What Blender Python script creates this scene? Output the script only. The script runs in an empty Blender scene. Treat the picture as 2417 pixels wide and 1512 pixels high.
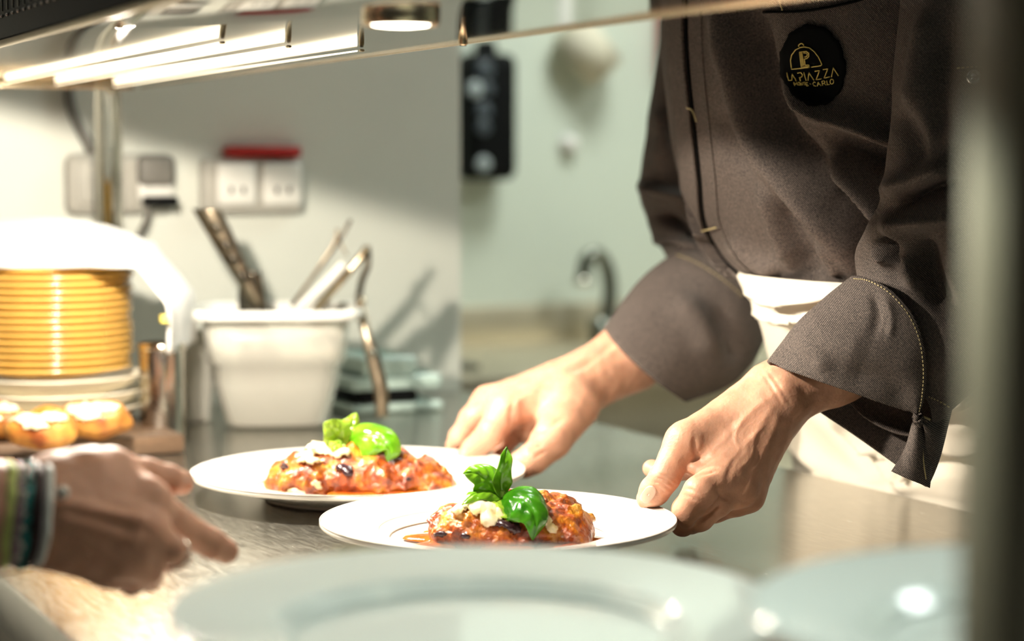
import bpy, bmesh, math, random
import numpy as np
from mathutils import Vector, Matrix
from mathutils.bvhtree import BVHTree
SC = bpy.context.scene
COL = SC.collection
RNG = np.random.default_rng(7)
random.seed(7)
PI = math.pi
# ---------------------------------------------------------------- camera frame
# x runs across the pass towards the chef, y runs along the pass towards the end wall, z is up
F = 4700.0
TH = math.radians(26.08)
PT = math.radians(4.33)
CAM = np.array([0.0, 0.0, 1.20])
RIGHT = np.array([math.cos(TH), -math.sin(TH), 0.0])
FH = np.array([math.sin(TH), math.cos(TH), 0.0])
FWD = FH * math.cos(PT) - np.array([0, 0, 1.0]) * math.sin(PT)
UP = np.array([0, 0, 1.0]) * math.cos(PT) + FH * math.sin(PT)
COUNTER = 0.90

def P(px, py, Z):
    return CAM + Z * (FWD + RIGHT * ((px - 1208.5) / F) - UP * ((py - 756.0) / F))

def pix(v):
    d = np.asarray(v) - CAM
    Z = d @ FWD
    return np.stack([1208.5 + F * (d @ RIGHT) / Z, 756 - F * (d @ UP) / Z, Z], -1)

def Vp(dx, dy, dz, Z):
    """vector: dx,dy pixels at depth Z, dz metres away"""
    return RIGHT * (dx * Z / F) - UP * (dy * Z / F) + FWD * dz

# ---------------------------------------------------------------- objects
def tag(o, label=None, cat=None, group=None, kind=None):
    if label: o['label'] = label
    if cat: o['category'] = cat
    if group: o['group'] = group
    if kind: o['kind'] = kind
    return o

def link(o, parent=None):
    COL.objects.link(o)
    if parent is not None:
        o.parent = parent
        o.matrix_parent_inverse = Matrix.Translation(-Vector(parent.location)) if parent.type == 'EMPTY' else Matrix()
    return o

def empty(name, loc, label, cat, group=None):
    o = bpy.data.objects.new(name, None)
    o.location = Vector([float(a) for a in loc])
    o.empty_display_size = 0.02
    COL.objects.link(o)
    return tag(o, label, cat, group)

def mesh(name, verts, faces, m, parent=None, smooth=True, origin=None):
    me = bpy.data.meshes.new(name)
    verts = np.asarray(verts, dtype=float)
    me.from_pydata(verts.tolist(), [], [tuple(int(i) for i in f) for f in faces])
    me.validate()
    me.polygons.foreach_set('use_smooth', [smooth] * len(me.polygons))
    if m is not None: me.materials.append(m)
    me.update()
    o = bpy.data.objects.new(name, me)
    return link(o, parent)

def from_bm(name, bm, m, parent=None, smooth=False, angle=None):
    bmesh.ops.recalc_face_normals(bm, faces=bm.faces)
    me = bpy.data.meshes.new(name)
    bm.to_mesh(me); bm.free()
    if m is not None: me.materials.append(m)
    me.polygons.foreach_set('use_smooth', [smooth] * len(me.polygons))
    o = bpy.data.objects.new(name, me)
    link(o, parent)
    if angle:
        try: me.set_sharp_from_angle(angle=angle)
        except Exception: pass
    return o

def bx(bm, lo, hi, bev=0.0, seg=2):
    lo = np.array(lo, float); hi = np.array(hi, float)
    r = bmesh.ops.create_cube(bm, size=1.0)
    vs = r['verts']
    for v in vs:
        v.co = Vector((lo + hi) / 2 + np.array(v.co) * (hi - lo))
    if bev > 0:
        es = list({e for v in vs for e in v.link_edges})
        bmesh.ops.bevel(bm, geom=es, offset=bev, segments=seg, affect='EDGES', profile=0.5)

def boxo(name, lo, hi, m, parent=None, bev=0.0, seg=2):
    bm = bmesh.new(); bx(bm, lo, hi, bev, seg)
    return from_bm(name, bm, m, parent, smooth=bev > 0, angle=math.radians(40) if bev > 0 else None)

def catmull(pts, n):
    pts = np.asarray(pts, float)
    m = len(pts)
    if m < 3:
        t = np.linspace(0, 1, n)[:, None]
        return pts[0] * (1 - t) + pts[-1] * t
    ext = np.vstack([2 * pts[0] - pts[1], pts, 2 * pts[-1] - pts[-2]])
    u = np.linspace(0, m - 1 - 1e-9, n)
    i = u.astype(int); f = (u - i)
    f = f.reshape((-1,) + (1,) * (pts.ndim - 1))
    p0, p1, p2, p3 = ext[i], ext[i + 1], ext[i + 2], ext[i + 3]
    return 0.5 * (2 * p1 + (p2 - p0) * f + (2 * p0 - 5 * p1 + 4 * p2 - p3) * f ** 2 + (3 * p1 - p0 - 3 * p2 + p3) * f ** 3)

def grid_faces(nu, nv, closed=True):
    fs = []
    for i in range(nu - 1):
        for j in range(nv if closed else nv - 1):
            k = (j + 1) % nv
            fs.append((i * nv + j, i * nv + k, (i + 1) * nv + k, (i + 1) * nv + j))
    return fs

def tube_geo(path, rad, n=10, caps=True, samples=None):
    path = np.asarray(path, float)
    if samples: path = catmull(path, samples)
    m = len(path)
    rad = np.full(m, rad) if np.isscalar(rad) else (np.interp(np.linspace(0, 1, m), np.linspace(0, 1, len(rad)), rad))
    tan = np.gradient(path, axis=0)
    tan /= np.linalg.norm(tan, axis=1)[:, None] + 1e-12
    ref = np.array([0, 0, 1.0]) if abs(tan[0][2]) < 0.9 else np.array([1.0, 0, 0])
    nrm = np.cross(tan[0], ref); nrm /= np.linalg.norm(nrm)
    V = []
    for i in range(m):
        nrm = nrm - tan[i] * (nrm @ tan[i]); nrm /= np.linalg.norm(nrm) + 1e-12
        b = np.cross(tan[i], nrm)
        a = np.linspace(0, 2 * PI, n, endpoint=False)
        V.append(path[i] + rad[i] * (np.cos(a)[:, None] * nrm + np.sin(a)[:, None] * b))
    V = np.vstack(V)
    fs = grid_faces(m, n)
    if caps:
        fs.append(tuple(range(n))[::-1]); fs.append(tuple(range((m - 1) * n, m * n)))
    return V, fs

def tube(name, path, rad, m, parent=None, n=10, samples=None):
    V, fs = tube_geo(path, rad, n, True, samples)
    return mesh(name, V, fs, m, parent)

def merge(geos):
    V = []; fs = []; k = 0
    for v, f in geos:
        V.append(np.asarray(v)); fs += [tuple(i + k for i in q) for q in f]; k += len(v)
    return np.vstack(V), fs

def lathe_geo(prof, center, n=64, axis_tilt=None):
    prof = np.asarray(prof, float)
    a = np.linspace(0, 2 * PI, n, endpoint=False)
    V = np.stack([prof[:, 0][:, None] * np.cos(a), prof[:, 0][:, None] * np.sin(a), np.repeat(prof[:, 1][:, None], n, 1)], -1).reshape(-1, 3)
    if axis_tilt is not None: V = V @ np.array(axis_tilt).T
    fs = [f[::-1] for f in grid_faces(len(prof), n)]
    return V + np.asarray(center), fs

def lathe(name, prof, center, m, parent=None, n=64, tilt=None):
    V, fs = lathe_geo(prof, center, n, tilt)
    return mesh(name, V, fs, m, parent)

def smooth_prof(pts, n):
    return catmull(np.asarray(pts, float), n)

def rotm(axis, ang):
    return np.array(Matrix.Rotation(ang, 3, Vector(axis)))

# ---------------------------------------------------------------- noise
_LAT = RNG.random((24, 24, 24))
def vnoise(p, s):
    q = np.asarray(p) * s
    i = np.floor(q).astype(int); f = q - i
    f = f * f * (3 - 2 * f)
    r = 0
    for dx in (0, 1):
        for dy in (0, 1):
            for dz in (0, 1):
                w = (f[..., 0] if dx else 1 - f[..., 0]) * (f[..., 1] if dy else 1 - f[..., 1]) * (f[..., 2] if dz else 1 - f[..., 2])
                r = r + w * _LAT[(i[..., 0] + dx) % 24, (i[..., 1] + dy) % 24, (i[..., 2] + dz) % 24]
    return r - 0.5

# ---------------------------------------------------------------- implicit shapes
class Field:
    def __init__(s, lo, hi, res):
        s.lo = np.array(lo, float); s.res = res
        s.n = np.maximum(4, np.ceil((np.array(hi) - s.lo) / res).astype(int) + 1)
        s.d = np.full(s.n, 1.0, np.float32)
    def like(s):
        f = Field.__new__(Field); f.lo = s.lo; f.res = s.res; f.n = s.n
        f.d = np.full(s.n, 1.0, np.float32); return f
    def sub(s, lo, hi):
        a = np.clip(np.floor((np.array(lo) - s.lo) / s.res).astype(int), 0, s.n - 1)
        b = np.clip(np.ceil((np.array(hi) - s.lo) / s.res).astype(int) + 1, 1, s.n)
        sl = tuple(slice(int(x), int(y)) for x, y in zip(a, b))
        g = [s.lo[i] + s.res * np.arange(a[i], b[i], dtype=np.float32) for i in range(3)]
        return sl, np.stack(np.meshgrid(*g, indexing='ij'), -1).astype(np.float32)
    @staticmethod
    def smin(a, b, k):
        if k <= 0: return np.minimum(a, b)
        h = np.maximum(k - np.abs(a - b), 0) / k
        return np.minimum(a, b) - h * h * k * 0.25
    def cone(s, a, b, ra, rb, k=0.004, flat=None, cut=False, noise=0, nscale=0):
        """tapered capsule a->b; flat=(dir, factor) squeezes it along dir"""
        a = np.asarray(a, np.float32); b = np.asarray(b, np.float32)
        mg = max(ra, rb) * (1.0 if flat is None else max(1, 1 / flat[1])) + k + 0.004
        lo = np.minimum(a, b) - mg; hi = np.maximum(a, b) + mg
        sl, p = s.sub(lo, hi)
        if p.size == 0: return
        ba = b - a
        pa = p - a
        if flat is not None:
            dr = np.asarray(flat[0], np.float32); dr = dr / np.linalg.norm(dr)
            ax = ba / (np.linalg.norm(ba) + 1e-9)
            dr = dr - ax * (dr @ ax); dr /= np.linalg.norm(dr) + 1e-9
            pa = pa + dr * ((pa @ dr) * (1 / flat[1] - 1))[..., None]
        L2 = float(ba @ ba) + 1e-12
        h = np.clip((pa @ ba) / L2, 0, 1)
        r = ra + (rb - ra) * h
        d = np.sqrt(np.maximum(((pa - h[..., None] * ba) ** 2).sum(-1), 1e-12)) - r
        if flat is not None: d = d * min(1, flat[1] + 0.15)
        if noise: d = d + noise * vnoise(p, nscale)
        if cut: s.d[sl] = -Field.smin(-s.d[sl], d, k)
        else: s.d[sl] = Field.smin(s.d[sl], d, k)
    def chain(s, pts, rad, k=0.004, **kw):
        for i in range(len(pts) - 1):
            s.cone(pts[i], pts[i + 1], rad[i], rad[i + 1], k, **kw)
    def ell(s, c, ax, k=0.004, rot=None, cut=False, noise=0, nscale=0):
        c = np.asarray(c, np.float32); ax = np.asarray(ax, np.float32)
        m = ax.max() + k + 0.004
        sl, p = s.sub(c - m, c + m)
        if p.size == 0: return
        q = p - c
        if rot is not None: q = q @ np.asarray(rot, np.float32)
        k0 = np.sqrt(((q / ax) ** 2).sum(-1)); k1 = np.sqrt(((q / ax ** 2) ** 2).sum(-1)) + 1e-9
        d = k0 * (k0 - 1) / k1
        if noise: d = d + noise * vnoise(p, nscale)
        if cut: s.d[sl] = -Field.smin(-s.d[sl], d, k)
        else: s.d[sl] = Field.smin(s.d[sl], d, k)
    def noise(s, amp, scale):
        m = np.abs(s.d) < amp * 2 + s.res * 2
        idx = np.argwhere(m)
        s.d[m] += (amp * vnoise(s.lo + idx * s.res, scale)).astype(np.float32)
    def geo(s, relax=2):
        d = s.d; n = d.shape
        ins = d < 0
        acc = np.zeros((n[0] - 1, n[1] - 1, n[2] - 1, 3), np.float32)
        cnt = np.zeros(acc.shape[:3], np.int16)
        quads = []
        cross = []
        for ax in range(3):
            s0 = [slice(None)] * 3; s1 = [slice(None)] * 3
            s0[ax] = slice(0, -1); s1[ax] = slice(1, None)
            d0 = d[tuple(s0)]; d1 = d[tuple(s1)]
            mk = (ins[tuple(s0)] != ins[tuple(s1)])
            idx = np.argwhere(mk)
            if len(idx) == 0: continue
            a = d0[mk]; b = d1[mk]
            pos = idx.astype(np.float32); pos[:, ax] += a / (a - b)
            o1, o2 = [(1, 2), (2, 0), (0, 1)][ax]
            ok = np.ones(len(idx), bool)
            cells = []
            for u, v in ((1, 1), (0, 1), (0, 0), (1, 0)):
                c = idx.copy(); c[:, o1] -= u; c[:, o2] -= v
                good = (c[:, o1] >= 0) & (c[:, o2] >= 0) & (c[:, o1] < acc.shape[o1]) & (c[:, o2] < acc.shape[o2])
                ok &= good
                cg = c[good]
                np.add.at(acc, (cg[:, 0], cg[:, 1], cg[:, 2]), pos[good])
                np.add.at(cnt, (cg[:, 0], cg[:, 1], cg[:, 2]), 1)
                cells.append(c)
            cross.append((cells, ok, a < 0))
        vid = np.full(cnt.shape, -1, np.int64)
        m = cnt > 0
        vid[m] = np.arange(m.sum())
        V = acc[m] / cnt[m][:, None]
        V = s.lo + V * s.res
        fs = []
        for cells, ok, flip in cross:
            q = np.stack([vid[c[ok][:, 0], c[ok][:, 1], c[ok][:, 2]] for c in cells], 1)
            fl = flip[ok]
            q[~fl] = q[~fl][:, ::-1]
            fs.append(q)
        fs = np.vstack(fs)
        for _ in range(relax):
            sm = np.zeros_like(V); ct = np.zeros(len(V))
            for i in range(4):
                a = fs[:, i]; b = fs[:, (i + 1) % 4]
                np.add.at(sm, a, V[b]); np.add.at(ct, a, 1)
                np.add.at(sm, b, V[a]); np.add.at(ct, b, 1)
            V = V * 0.5 + 0.5 * sm / np.maximum(ct, 1)[:, None]
        return V, fs.tolist()

def hand_field(lo, hi, res, palm, fingers, kp=0.010, kj=0.003):
    f = Field(lo, hi, res)
    for q in palm: f.cone(*q[:4], k=q[4] if len(q) > 4 else 0.012, flat=q[5] if len(q) > 5 else None)
    base = f.d.copy()
    out = base.copy()
    for pts, rad in fingers:
        g = f.like()
        g.chain(pts, rad, kj)
        out = np.minimum(out, Field.smin(base, g.d, kp))
    f.d = out
    return f
# ---------------------------------------------------------------- materials
def nt(m):
    return m.node_tree.nodes, m.node_tree.links
def mat(name, col, rough=0.5, metal=0.0, var=0.06, vscale=20, bump=0.0, bscale=200, sss=0.0, sssr=(0.01, 0.004, 0.002), spec=0.5,
        coat=0.0, emit=None, estr=0.0, trans=0.0, alpha=1.0, stretch=None, sheen=0.0, ior=1.45, col2=None, detail=4, rvar=0.0):
    m = bpy.data.materials.new(name); m.use_nodes = True
    N, L = nt(m); b = N['Principled BSDF']
    tc = N.new('ShaderNodeTexCoord'); mp = N.new('ShaderNodeMapping')
    L.new(tc.outputs['Object'], mp.inputs['Vector'])
    if stretch: mp.inputs['Scale'].default_value = stretch
    nz = N.new('ShaderNodeTexNoise'); nz.inputs['Scale'].default_value = vscale; nz.inputs['Detail'].default_value = detail
    L.new(mp.outputs[0], nz.inputs['Vector'])
    rp = N.new('ShaderNodeValToRGB')
    c = np.array(col); c2 = np.array(col2) if col2 is not None else None
    a = c * (1 - var) if c2 is None else c
    z = np.minimum(c * (1 + var), 1) if c2 is None else c2
    rp.color_ramp.elements[0].position = 0.35; rp.color_ramp.elements[1].position = 0.65
    rp.color_ramp.elements[0].color = (*a, 1); rp.color_ramp.elements[1].color = (*z, 1)
    L.new(nz.outputs['Fac'], rp.inputs['Fac']); L.new(rp.outputs['Color'], b.inputs['Base Color'])
    b.inputs['Roughness'].default_value = rough
    if rvar:
        mr = N.new('ShaderNodeMapRange'); mr.inputs[3].default_value = rough - rvar; mr.inputs[4].default_value = rough + rvar
        L.new(nz.outputs['Fac'], mr.inputs[0]); L.new(mr.outputs[0], b.inputs['Roughness'])
    b.inputs['Metallic'].default_value = metal
    b.inputs['Specular IOR Level'].default_value = spec
    b.inputs['IOR'].default_value = ior
    b.inputs['Coat Weight'].default_value = coat
    b.inputs['Sheen Weight'].default_value = sheen
    b.inputs['Transmission Weight'].default_value = trans
    b.inputs['Alpha'].default_value = alpha
    if sss:
        b.inputs['Subsurface Weight'].default_value = sss
        b.inputs['Subsurface Radius'].default_value = sssr
        b.inputs['Subsurface Scale'].default_value = 1.0
    if emit is not None:
        b.inputs['Emission Color'].default_value = (*emit, 1); b.inputs['Emission Strength'].default_value = estr
    if bump:
        n2 = N.new('ShaderNodeTexNoise'); n2.inputs['Scale'].default_value = bscale; n2.inputs['Detail'].default_value = 3
        L.new(mp.outputs[0], n2.inputs['Vector'])
        bp = N.new('ShaderNodeBump'); bp.inputs['Strength'].default_value = bump; bp.inputs['Distance'].default_value = 0.002
        L.new(n2.outputs['Fac'], bp.inputs['Height']); L.new(bp.outputs[0], b.inputs['Normal'])
    return m

M = {}
M['steel'] = mat('brushed_steel', (0.50, 0.46, 0.40), 0.20, 1.0, 0.08, 8, 0.04, 60, stretch=(3, 26, 3), rvar=0.07)
M['worktop'] = mat('worktop_steel', (0.54, 0.52, 0.46), 0.24, 1.0, 0.10, 10, 0.012, 50, stretch=(26, 4, 4), rvar=0.07)
M['polished'] = mat('polished_steel', (0.66, 0.62, 0.54), 0.05, 1.0, 0.05, 6, 0.01, 30, rvar=0.03)
M['shelfsteel'] = mat('shelf_steel', (0.58, 0.53, 0.44), 0.03, 1.0, 0.05, 6, 0.0, 40, stretch=(6, 2, 2))
M['darksteel'] = mat('dark_steel', (0.12, 0.11, 0.09), 0.35, 1.0, 0.1, 20)
M['pol_bronze'] = mat('edge_steel', (0.62, 0.50, 0.33), 0.25, 1.0, 0.06, 20)
M['wall'] = mat('painted_wall', (0.68, 0.69, 0.62), 0.55, 0, 0.02, 4, 0.03, 120)
M['kwall'] = mat('kitchen_wall', (0.68, 0.71, 0.61), 0.22, 0, 0.03, 3, 0.02, 40)
M['tansteel'] = mat('tan_steel', (0.62, 0.54, 0.40), 0.42, 0.75, 0.06, 8)
M['poststeel'] = mat('satin_post', (0.30, 0.25, 0.17), 0.5, 0.0, 0.05, 12)
M['floor'] = mat('floor_tile', (0.22, 0.20, 0.18), 0.4, 0, 0.12, 3)
M['ceil'] = mat('ceiling_paint', (0.75, 0.75, 0.72), 0.8, 0, 0.02, 3)
M['black'] = mat('black_plastic', (0.003, 0.003, 0.003), 0.55, 0, 0.1, 30, 0.05, 300, spec=0.15)
M['porcelain'] = mat('white_porcelain', (0.70, 0.67, 0.62), 0.16, 0, 0.02, 5, 0.0, coat=0.3, spec=0.5)
M['porcelain_cool'] = mat('cool_porcelain', (0.74, 0.79, 0.76), 0.12, 0, 0.02, 5, coat=0.4)
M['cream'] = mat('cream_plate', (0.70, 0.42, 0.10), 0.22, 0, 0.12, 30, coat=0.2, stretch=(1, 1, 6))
M['ivory'] = mat('ivory_bowl', (0.85, 0.78, 0.62), 0.25, 0, 0.05, 20)
M['teal'] = mat('teal_tray', (0.50, 0.62, 0.56), 0.3, 0, 0.04, 20)
M['cloth'] = mat('white_cotton', (0.60, 0.59, 0.56), 0.9, 0, 0.02, 60, 0.2, 500, sheen=0.2)
M['grey_box'] = mat('grey_plastic', (0.42, 0.40, 0.35), 0.5, 0, 0.04, 30)
M['white_plastic'] = mat('white_plastic', (0.78, 0.76, 0.70), 0.35, 0, 0.03, 30)
M['tubplastic'] = mat('translucent_plastic', (0.88, 0.85, 0.76), 0.28, 0, 0.03, 12, trans=0.62, ior=1.2)
M['red'] = mat('red_plastic', (0.42, 0.015, 0.012), 0.4, 0, 0.08, 30)
M['cable'] = mat('grey_cable', (0.16, 0.15, 0.13), 0.5, 0, 0.05, 40)
M['wood'] = mat('dark_board', (0.10, 0.06, 0.035), 0.5, 0, 0.3, 18, stretch=(1, 8, 8))
M['skin'] = mat('skin_chef', (0.54, 0.285, 0.185), 0.47, 0, 0.14, 60, 0.2, 420, sss=0.25, sssr=(0.010, 0.0035, 0.0016), spec=0.4)
M['skin_w'] = mat('skin_waiter', (0.60, 0.33, 0.23), 0.55, 0, 0.10, 45, 0.2, 380, sss=0.2, sssr=(0.010, 0.0035, 0.0016), spec=0.22)
M['nail'] = mat('fingernail', (0.60, 0.34, 0.25), 0.3, 0, 0.05, 90, sss=0.2, coat=0.15)
M['nail_polish'] = mat('pearl_nail', (0.75, 0.68, 0.66), 0.15, 0.2, 0.05, 90, coat=0.6)
M['hair'] = mat('brown_hair', (0.05, 0.03, 0.02), 0.5, 0, 0.3, 120)
M['trousers'] = mat('dark_trousers', (0.04, 0.04, 0.045), 0.8, 0, 0.1, 60)
M['shirt'] = mat('black_shirt', (0.03, 0.028, 0.027), 0.8, 0, 0.1, 60)
M['apron'] = mat('apron_cotton', (0.52, 0.47, 0.39), 0.85, 0, 0.03, 14, 0.15, 600)
M['thread'] = mat('ochre_thread', (0.36, 0.29, 0.14), 0.7, 0, 0.1, 200)
M['gold'] = mat('gold_thread', (0.62, 0.47, 0.12), 0.5, 0, 0.15, 300, emit=None)
M['patch'] = mat('black_patch', (0.002, 0.002, 0.002), 0.9, 0, 0.1, 200, spec=0.1)
M['button'] = mat('snap_steel', (0.6, 0.6, 0.58), 0.25, 1.0, 0.05, 50)
M['cheese'] = mat('cheese_and_glare', (0.76, 0.55, 0.26), 0.3, 0, 0.1, 90, 0.4, 170, sss=0.2, col2=(0.82, 0.73, 0.54))  # cheese on the gratins, also the painted glare on the toast tops
M['sauce'] = mat('tomato_sauce', (0.36, 0.06, 0.006), 0.14, 0, 0.2, 60, 0.25, 160, sss=0.2, coat=0.5, col2=(0.46, 0.12, 0.012))
M['aubergine'] = mat('aubergine_skin', (0.025, 0.008, 0.012), 0.25, 0, 0.3, 90, coat=0.4)
M['bread_top'] = mat('bread_crust', (0.20, 0.045, 0.005), 0.5, 0, 0.3, 42, 0.5, 120, col2=(0.50, 0.23, 0.04))
M['stem'] = mat('basil_stem', (0.25, 0.42, 0.06), 0.5, 0, 0.1, 60)

def emis(name, col, s):
    return mat(name, (0.9, 0.9, 0.88), 0.4, 0, 0.02, 20, emit=col, estr=s)
M['lens'] = emis('lamp_lens', (1.0, 0.90, 0.72), 14)
M['tubelight'] = emis('tube_glow', (1.0, 0.84, 0.58), 3)
M['panel'] = emis('ceiling_panel', (0.90, 1.0, 0.94), 30)
M['panel_mid'] = emis('ceiling_panel_mid', (0.90, 1.0, 0.94), 24)
M['panel_dim'] = emis('ceiling_panel_soft', (0.90, 1.0, 0.95), 1.0)

def food_mat():
    m = bpy.data.materials.new('baked_gratin'); m.use_nodes = True
    N, L = nt(m); b = N['Principled BSDF']
    tc = N.new('ShaderNodeTexCoord')
    n1 = N.new('ShaderNodeTexNoise'); n1.inputs['Scale'].default_value = 55; n1.inputs['Detail'].default_value = 6; n1.inputs['Roughness'].default_value = 0.6
    L.new(tc.outputs['Object'], n1.inputs['Vector'])
    r = N.new('ShaderNodeValToRGB'); e = r.color_ramp.elements
    e[0].position = 0.30; e[0].color = (0.10, 0.018, 0.006, 1)
    e[1].position = 0.74; e[1].color = (0.62, 0.34, 0.07, 1)
    for p, c in ((0.38, (0.15, 0.024, 0.004, 1)), (0.47, (0.30, 0.055, 0.004, 1)), (0.56, (0.44, 0.135, 0.009, 1)), (0.65, (0.54, 0.235, 0.02, 1))):
        k = e.new(p); k.color = c
    L.new(n1.outputs['Fac'], r.inputs['Fac']); L.new(r.outputs['Color'], b.inputs['Base Color'])
    b.inputs['Roughness'].default_value = 0.28; b.inputs['Coat Weight'].default_value = 0.35; b.inputs['Coat Roughness'].default_value = 0.15
    b.inputs['Subsurface Weight'].default_value = 0.08; b.inputs['Subsurface Radius'].default_value = (0.006, 0.002, 0.001); b.inputs['Subsurface Scale'].default_value = 1
    n2 = N.new('ShaderNodeTexNoise'); n2.inputs['Scale'].default_value = 240; n2.inputs['Detail'].default_value = 5
    L.new(tc.outputs['Object'], n2.inputs['Vector'])
    bp = N.new('ShaderNodeBump'); bp.inputs['Strength'].default_value = 0.9; bp.inputs['Distance'].default_value = 0.003
    L.new(n2.outputs['Fac'], bp.inputs['Height']); L.new(bp.outputs[0], b.inputs['Normal'])
    return m
M['gratin'] = food_mat()

def leaf_mat(name, a, z):
    m = bpy.data.materials.new(name); m.use_nodes = True
    N, L = nt(m); b = N['Principled BSDF']
    tc = N.new('ShaderNodeTexCoord')
    n1 = N.new('ShaderNodeTexNoise'); n1.inputs['Scale'].default_value = 60; n1.inputs['Detail'].default_value = 3
    L.new(tc.outputs['Object'], n1.inputs['Vector'])
    r = N.new('ShaderNodeValToRGB'); e = r.color_ramp.elements
    e[0].position = 0.35; e[0].color = (*a, 1); e[1].position = 0.65; e[1].color = (*z, 1)
    L.new(n1.outputs['Fac'], r.inputs['Fac']); L.new(r.outputs['Color'], b.inputs['Base Color'])
    b.inputs['Roughness'].default_value = 0.22; b.inputs['Coat Weight'].default_value = 0.4; b.inputs['Coat Roughness'].default_value = 0.08
    n2 = N.new('ShaderNodeTexNoise'); n2.inputs['Scale'].default_value = 160
    L.new(tc.outputs['Object'], n2.inputs['Vector'])
    bp = N.new('ShaderNodeBump'); bp.inputs['Strength'].default_value = 0.25; bp.inputs['Distance'].default_value = 0.002
    L.new(n2.outputs['Fac'], bp.inputs['Height']); L.new(bp.outputs[0], b.inputs['Normal'])
    tr = N.new('ShaderNodeBsdfTranslucent'); L.new(r.outputs['Color'], tr.inputs['Color'])
    mx = N.new('ShaderNodeMixShader'); mx.inputs[0].default_value = 0.35
    out = N['Material Output']
    L.new(b.outputs[0], mx.inputs[1]); L.new(tr.outputs[0], mx.inputs[2]); L.new(mx.outputs[0], out.inputs['Surface'])
    return m
M['leaf'] = leaf_mat('basil_leaf', (0.10, 0.30, 0.006), (0.20, 0.44, 0.02))
M['leaf_dark'] = leaf_mat('basil_leaf_dark', (0.025, 0.16, 0.004), (0.07, 0.28, 0.01))
M['leaf_pale'] = leaf_mat('basil_leaf_pale', (0.30, 0.48, 0.03), (0.42, 0.60, 0.07))

def twill(name, dark, light, scale, ang):
    m = bpy.data.materials.new(name); m.use_nodes = True
    N, L = nt(m); b = N['Principled BSDF']
    tc = N.new('ShaderNodeTexCoord')
    mp = N.new('ShaderNodeMapping'); mp.inputs['Rotation'].default_value = ang
    L.new(tc.outputs['Object'], mp.inputs['Vector'])
    w = N.new('ShaderNodeTexWave'); w.inputs['Scale'].default_value = scale; w.inputs['Distortion'].default_value = 0.7; w.inputs['Detail'].default_value = 2; w.inputs['Detail Scale'].default_value = 3
    L.new(mp.outputs[0], w.inputs['Vector'])
    nz = N.new('ShaderNodeTexNoise'); nz.inputs['Scale'].default_value = 700; nz.inputs['Detail'].default_value = 2
    L.new(tc.outputs['Object'], nz.inputs['Vector'])
    n3 = N.new('ShaderNodeTexNoise'); n3.inputs['Scale'].default_value = 9; n3.inputs['Detail'].default_value = 3
    L.new(tc.outputs['Object'], n3.inputs['Vector'])
    mu = N.new('ShaderNodeMath'); mu.operation = 'MULTIPLY'
    L.new(w.outputs['Fac'], mu.inputs[0]); L.new(nz.outputs['Fac'], mu.inputs[1])
    r = N.new('ShaderNodeValToRGB'); e = r.color_ramp.elements
    e[0].position = 0.12; e[0].color = (*dark, 1); e[1].position = 0.62; e[1].color = (*light, 1)
    L.new(mu.outputs[0], r.inputs['Fac'])
    L.new(r.outputs['Color'], b.inputs['Base Color'])
    b.inputs['Roughness'].default_value = 0.85; b.inputs['Specular IOR Level'].default_value = 0.12
    bp = N.new('ShaderNodeBump'); bp.inputs['Strength'].default_value = 0.35; bp.inputs['Distance'].default_value = 0.0008
    L.new(mu.outputs[0], bp.inputs['Height'])
    b2 = N.new('ShaderNodeBump'); b2.inputs['Strength'].default_value = 0.25; b2.inputs['Distance'].default_value = 0.02
    L.new(n3.outputs['Fac'], b2.inputs['Height']); L.new(b2.outputs[0], bp.inputs['Normal'])
    L.new(bp.outputs[0], b.inputs['Normal'])
    return m
M['denim'] = twill('grey_twill', (0.022, 0.020, 0.0195), (0.215, 0.168, 0.142), 260, (0.3, 0.8, 0.75))
# ---------------------------------------------------------------- setting
B0, B1 = 0.297, 1.127          # worktop near / far edge
TW = 2.456                     # end wall face
def wallbox(name, lo, hi, m):
    return tag(boxo(name, lo, hi, m), kind='structure')
wallbox('floor', (-2.5, -1.6, -0.1), (4.2, 4.3, 0.0), M['floor'])
wallbox('ceiling', (-2.5, -1.6, 2.70), (4.2, 4.3, 2.80), M['ceil'])
wallbox('wall_end', (-1.6, TW, 0.0), (1.1245, TW + 0.12, 2.70), M['wall'])
wallbox('wall_kitchen', (1.126, 3.62, 0.0), (4.1, 3.74, 2.70), M['kwall'])
wallbox('wall_right', (4.0, -1.6, 0.0), (4.1, 3.62, 2.70), M['kwall'])

# pass counter: body and worktop move together
ct = empty('pass_counter', (0.7, 0.9, 0.0), 'long stainless steel pass counter carrying the plates between the two people', 'counter')
bm = bmesh.new(); bx(bm, (B0, -0.9, COUNTER - 0.04), (B1, TW - 0.002, COUNTER), 0.004, 2)
from_bm('worktop', bm, M['worktop'], ct, True, math.radians(40))
boxo('base_cabinet', (B0 + 0.07, -0.85, 0.0), (B1 - 0.16, TW - 0.01, COUNTER - 0.0402), M['steel'], ct)

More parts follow.
